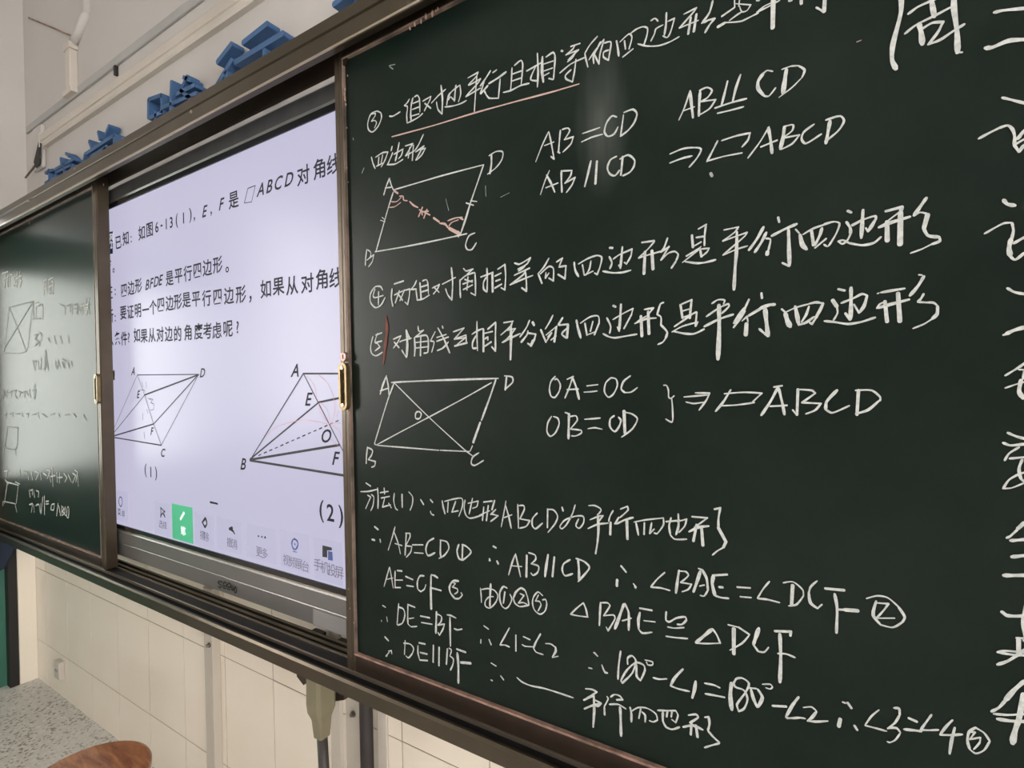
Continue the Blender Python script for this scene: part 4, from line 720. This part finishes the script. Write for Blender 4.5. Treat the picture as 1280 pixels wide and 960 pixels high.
# ------------------------------------------------------------------ writing on the left board
def lchalk(label, blocks, mk='chalkthin'): return chalk(label, blocks, mk, t=LB, wk=1.0)
lchalk('faint chalk heading and its neighbours', [(0, 220, 4, 7, '12,488 40,478; 28,480 22,560; 15,520 45,500; 38,500 38,555; 45,500 60,490; 50,490 48,550; 60,495 70,510 78,545; 62,505 78,500 76,545; 68,550 85,535; 82,490 86,540; 88,480 82,555; 80,515 108,495; 100,478 95,500 108,500 98,520 107,525 98,558;'
 '220,520 218,592; 220,525 232,515 232,580; 220,545 230,542; 222,565 230,560; 242,530 242,585; 240,520 265,508; 252,505 250,592; 258,530 265,528 264,590; 245,555 265,545; 250,575 262,590;'
 '395,650 398,680; 405,640 405,690; 400,655 420,645; 412,635 412,690; 418,650 440,640; 430,615 425,650 445,640; 428,660 442,655 430,695; 440,650 446,690; 445,612 440,640')])
lchalk('small geometry notes in faint chalk', [(0, 220, 4, 6, '300,640 318,650; 325,645 325,690; 335,650 350,640 350,680; 360,640 360,690; 370,645 385,638 382,690; 372,665 385,660; 390,645 388,690; 165,640 168,710; 175,635 192,632; 180,650 178,715; 190,650 212,645 212,718; 165,715 200,712; 170,795 190,790 175,815 195,830 172,850; 195,780 208,800 195,850; 165,920 170,960; 225,870 225,960; 235,920 240,960; 275,925 280,955; 290,920 300,960; 310,915 330,925; 320,920 322,960; 340,920 345,955; 355,925 360,950; 240,810 250,830; 270,800 280,840; 300,800 310,835; 340,800 345,835')], 'chalkfaint')
lchalk('faint rectangle with crossed diagonals', [(0, 220, 4, 5, '45,657 110,640 165,627 150,750 130,876 20,884 32,770 45,657; 165,627 20,865; 45,657 88,760 130,876')], 'chalkfaint')
lchalk('lower left chalk notes', [(0, 440, 3.694, 6, '10,180 18,175 15,215; 20,180 25,205; 32,175 32,210; 40,190 55,180 50,210; 62,180 75,175 70,200 80,215; 85,180 95,185 88,210; 100,190 115,180 112,210; 120,180 130,200; 135,175 140,210; 150,180 165,175 160,215; 160,150 158,215; 155,45 165,40 160,85; 175,40 180,80; 190,30 188,80; 205,20 208,90; 212,-10 214,60 200,80; 220,60 222,85; 255,50 270,45 262,80; 285,45 295,70; 310,50 320,75; 20,290 30,280 28,305; 45,285 60,280 58,300; 75,285 90,285; 100,280 105,300; 120,285 130,285 128,305; 150,290 165,285; 175,280 180,305; 195,285 215,300; 235,290 250,285; 270,285 275,300; 300,290 320,290; 340,285 350,300; 385,290 398,315; 35,345 82,350 75,445 22,442 35,345; 70,445 72,475; 18,445 15,475'),], 'chalkfaint')
lchalk('last line of the left board and its formula', [(0, 440, 3.694, 7, '20,550 40,548; 35,545 30,575; 90,545 92,570; 110,550 125,560; 130,550 132,590; 145,555 150,590; 160,550 180,560 165,590; 185,555 190,590; 200,560 215,570; 215,545 232,550 218,585; 225,560 235,600; 240,535 245,620; 235,575 255,570; 262,555 265,600; 275,560 275,605; 270,580 288,578; 295,560 310,580 300,600; 315,565 330,600; 335,560 350,570 335,605; 345,545 358,555 350,600; 358,570 362,620;'
 '30,600 85,615 75,700; 18,690 70,700; 35,600 20,700; 25,590 38,610; 72,600 92,610; 70,700 78,740; 15,690 12,710; 135,635 140,670; 140,640 152,635 150,660; 158,640 160,672; 168,640 180,645 178,670; 135,705 150,700 145,740; 155,705 158,740; 165,710 180,705 185,740; 188,700 188,745; 198,670 195,700 190,745; 205,665 206,750; 212,690 225,688; 212,702 225,700; 238,705 252,700 248,728 235,728 238,705; 268,700 262,755; 272,710 280,755; 285,710 286,755; 288,712 296,725 288,735 298,745 288,755; 302,715 300,750 308,755; 312,715 318,720 316,765 308,758 310,720')])
# ------------------------------------------------------------------ things under the board
def post(label, x0, x1, dep, group=None):
    t = thing('support_post', label, 'post', ((x0+x1)/2, -dep/2, 0), group)
    bm = bmesh.new(); bx(bm, x0, x1, -dep, -.006, 0.002, .716); adopt(fin(bm, 'post_body', M['white'], bevel=.0015), t); return t
P1 = post('white vertical metal strip below the display with one bolt, standing alone', -1.617, -1.572, .030)
b1 = hit(262, 806, y=-.030)
def bolt(t, x, y, z, r=.0075):
    bm = bmesh.new(); cyl(bm, (x, y, z), (x, y-.003, z), r, n=16); cyl(bm, (x, y-.003, z), (x, y-.009, z), r*.65, n=6); adopt(fin(bm, 'bolt', M['steel']), t)
bolt(P1, b1.x, -.030, b1.z)
P2 = post('white vertical metal strip with bolt beside the ribbed hose', -1.007, -.958, .014)
b2 = hit(442, 892, y=-.014); bolt(P2, b2.x, -.014, b2.z)
t_ = thing('wire_cover', 'flat grey-white cable cover on tiles left of the bolted strip by the hose', 'cable cover', (-1.045, 0, 0))
bm = bmesh.new(); prism_pts = [(-1.068, -.006), (-1.064, -.013), (-1.030, -.013), (-1.026, -.006)]
A = [bm.verts.new((x, y, .002)) for x, y in prism_pts]; B = [bm.verts.new((x, y, .716)) for x, y in prism_pts]
for k in range(4): bm.faces.new((A[k], A[(k+1)%4], B[(k+1)%4], B[k]))
bm.faces.new(A); bm.faces.new(B[::-1]); adopt(fin(bm, 'cover_body', M['white']), t_)
t_ = thing('wire_cover', 'narrow cream cable cover on tiles just right of the ribbed hose', 'cable cover', (-.885, 0, 0))
bm = bmesh.new(); bx(bm, -.902, -.872, -.012, -.006, .002, .716); adopt(fin(bm, 'cover_body', M['cream'], bevel=.002), t_)
# ribbed hose
t_ = thing('ribbed_hose', 'dark grey corrugated hose rising along the wall to the track', 'hose', (-.925, -.024, 0))
prof = []; z = .003; k = 0
while z < .716: prof.append((.0155 if k % 2 else .0130, z)); z += .0021; k += 1
bm = bmesh.new(); lathe(bm, -.925, -.0235, prof, 16); adopt(fin(bm, 'corrugated_tube', M['rubber'], smooth=True), t_)
# olive plug with its cable
cy_ = -.115
a = hit(383, 880, y=cy_-.02); bq = hit(401, 880, y=cy_-.02); ztop = .716; zs = hit(392, 893, y=cy_-.02).z; zn = hit(392, 914, y=cy_).z
cx0, cx1 = a.x, bq.x; cxm = (cx0+cx1)/2; hw = (cx1-cx0)/2*.92
t_ = thing('cable_connector', 'olive grey plastic connector hanging under the track with thick dark cable', 'connector', (cxm, cy_, .6))
bm = bmesh.new()
def ring(z, hx, hy): return [bm.verts.new((cxm + sx*hx, cy_ + sy*hy, z)) for sx, sy in ((-1,-.7),(-.75,-1),(.75,-1),(1,-.7),(1,.7),(.75,1),(-.75,1),(-1,.7))]
R_ = [ring(ztop, hw*.95, .024), ring(zs+.02, hw, .026), ring(zs, hw*.95, .024), ring(zs-.018, hw*.72, .017), ring(zn, hw*.60, .0135)]
for A, B in zip(R_, R_[1:]):
    for k in range(8): bm.faces.new((A[k], A[(k+1)%8], B[(k+1)%8], B[k]))
bm.faces.new(R_[0]); bm.faces.new(R_[-1][::-1]); adopt(fin(bm, 'plug_body', M['plug']), t_)
bm = bmesh.new(); cyl(bm, (cxm, cy_, zn+.004), (cxm+.008, cy_+.004, .30), .0115, n=18); cyl(bm, (cxm+.008, cy_+.004, .30), (cxm+.02, cy_+.03, .02), .0115, n=18); adopt(fin(bm, 'cable', M['rubber'], smooth=True), t_)
bm = bmesh.new(); cyl(bm, (cxm+.006, cy_-.0255, zs+.025), (cxm+.006, cy_-.0275, zs+.025), .002, n=10); adopt(fin(bm, 'indicator', M['bright']), t_)
t_ = thing('rail_bracket', 'dark bent metal bracket under the track just behind the olive connector', 'bracket', (cxm, cy_+.05, .7))
def wedge(x0, x1, y0, y1, zb):
    bm = bmesh.new(); pts = [(x0, .716), (x1, .716), (x1, zb+.012), ((x0+x1)/2+.005, zb), (x0, zb+.014)]
    A = [bm.verts.new((x, y0, z)) for x, z in pts]; B = [bm.verts.new((x, y1, z)) for x, z in pts]; n = len(pts)
    for k in range(n): bm.faces.new((A[k], A[(k+1)%n], B[(k+1)%n], B[k]))
    bm.faces.new(A); bm.faces.new(B[::-1]); return bm
wa, wb_ = hit(371, 850, y=-.086), hit(384, 850, y=-.086); zb = hit(380, 857, y=-.086).z
adopt(fin(wedge(wa.x, wb_.x, -.086, -.03, zb), 'bracket_lug', M['bronze_worn']), t_)
wa, wb_ = hit(404, 870, y=-.086), hit(430, 870, y=-.086); zb = hit(424, 879, y=-.086).z
adopt(fin(wedge(wa.x, wb_.x, -.086, -.03, zb), 'bracket_lug', M['bronze_worn']), t_)
bm = bmesh.new(); bx(bm, wa.x-.05, wa.x+.01, -.085, -.07, .69, .716); adopt(fin(bm, 'bracket_bar', M['dark']), t_)
# small socket plate on the tiles at the far left
sp_ = hit(75.5, 836, y=-.012); t_ = thing('wall_socket', 'small cream wall socket plate on the tiles near the left corner', 'socket', (sp_.x, 0, sp_.z))
bm = bmesh.new(); bx(bm, sp_.x-.028, sp_.x+.028, -.026, -.006, sp_.z-.037, sp_.z+.037); adopt(fin(bm, 'plate', M['cream'], bevel=.003), t_)
bm = bmesh.new()
for dx in (-.008, .008): bx(bm, sp_.x+dx-.002, sp_.x+dx+.002, -.0268, -.0255, sp_.z-.006, sp_.z+.006)
adopt(fin(bm, 'socket_slot', M['dark']), t_)
# navy cloth hanging by the corner under the track end
t_ = thing('hanging_cloth', 'dark navy cloth hanging in the corner under the left end of the track', 'cloth', (XL+.03, -.16, .6))
bm = bmesh.new(); n = 10; rows_ = []
for i in range(7):
    z = .708 - i * .023; row = []
    for j in range(n+1):
        y = -.066 - .25 * j/n; sag = .62 - .585 if False else 0
        zz = z - .004*i*math.sin(j*.6) + .010*i*(1 if j < 2 else 0)
        row.append(bm.verts.new((XL + .035 + .014*math.sin(j*1.9 + i*.3) + .002*i, y, zz)))
    rows_.append(row)
for A, B in zip(rows_, rows_[1:]):
    for j in range(n): bm.faces.new((A[j], A[j+1], B[j+1], B[j]))
r = bmesh.ops.extrude_face_region(bm, geom=bm.faces[:]); bmesh.ops.translate(bm, verts=[q for q in r['geom'] if isinstance(q, bmesh.types.BMVert)], vec=(.008, 0, 0))
adopt(fin(bm, 'cloth_fold', M['navy'], smooth=True), t_)
bm = bmesh.new(); cyl(bm, (XL, -.22, .70), (XL+.06, -.22, .70), .006, n=10); adopt(fin(bm, 'hook', M['steel']), t_)

# ------------------------------------------------------------------ wooden stool
sx, sy, sz, sr = -1.4307, -.3865, .45, .123
t_ = thing('round_stool', 'round stool with an orange wooden seat on the terrazzo floor near the wall', 'stool', (sx, sy, 0))
bm = bmesh.new(); prof = [(sr-.008, sz-.024), (sr, sz-.019), (sr+.001, sz-.008), (sr-.001, sz-.003), (sr-.006, sz)]
lathe(bm, sx, sy, prof, 56); adopt(fin(bm, 'seat', M['wood'], smooth=False), t_)
for k in range(4):
    a = math.pi/4 + k*math.pi/2; bm = bmesh.new()
    cyl(bm, (sx + .075*math.cos(a), sy + .075*math.sin(a), sz-.022), (sx + .12*math.cos(a), sy + .12*math.sin(a), 0.0), .010, n=14)
    adopt(fin(bm, 'leg', M['steel'], smooth=True), t_)
bm = bmesh.new(); n = 32
for k in range(n):
    a, b = 2*math.pi*k/n, 2*math.pi*(k+1)/n; cyl(bm, (sx + .104*math.cos(a), sy + .104*math.sin(a), .16), (sx + .104*math.cos(b), sy + .104*math.sin(b), .16), .006, n=8, caps=False)
adopt(fin(bm, 'foot_ring', M['steel'], smooth=True), t_)
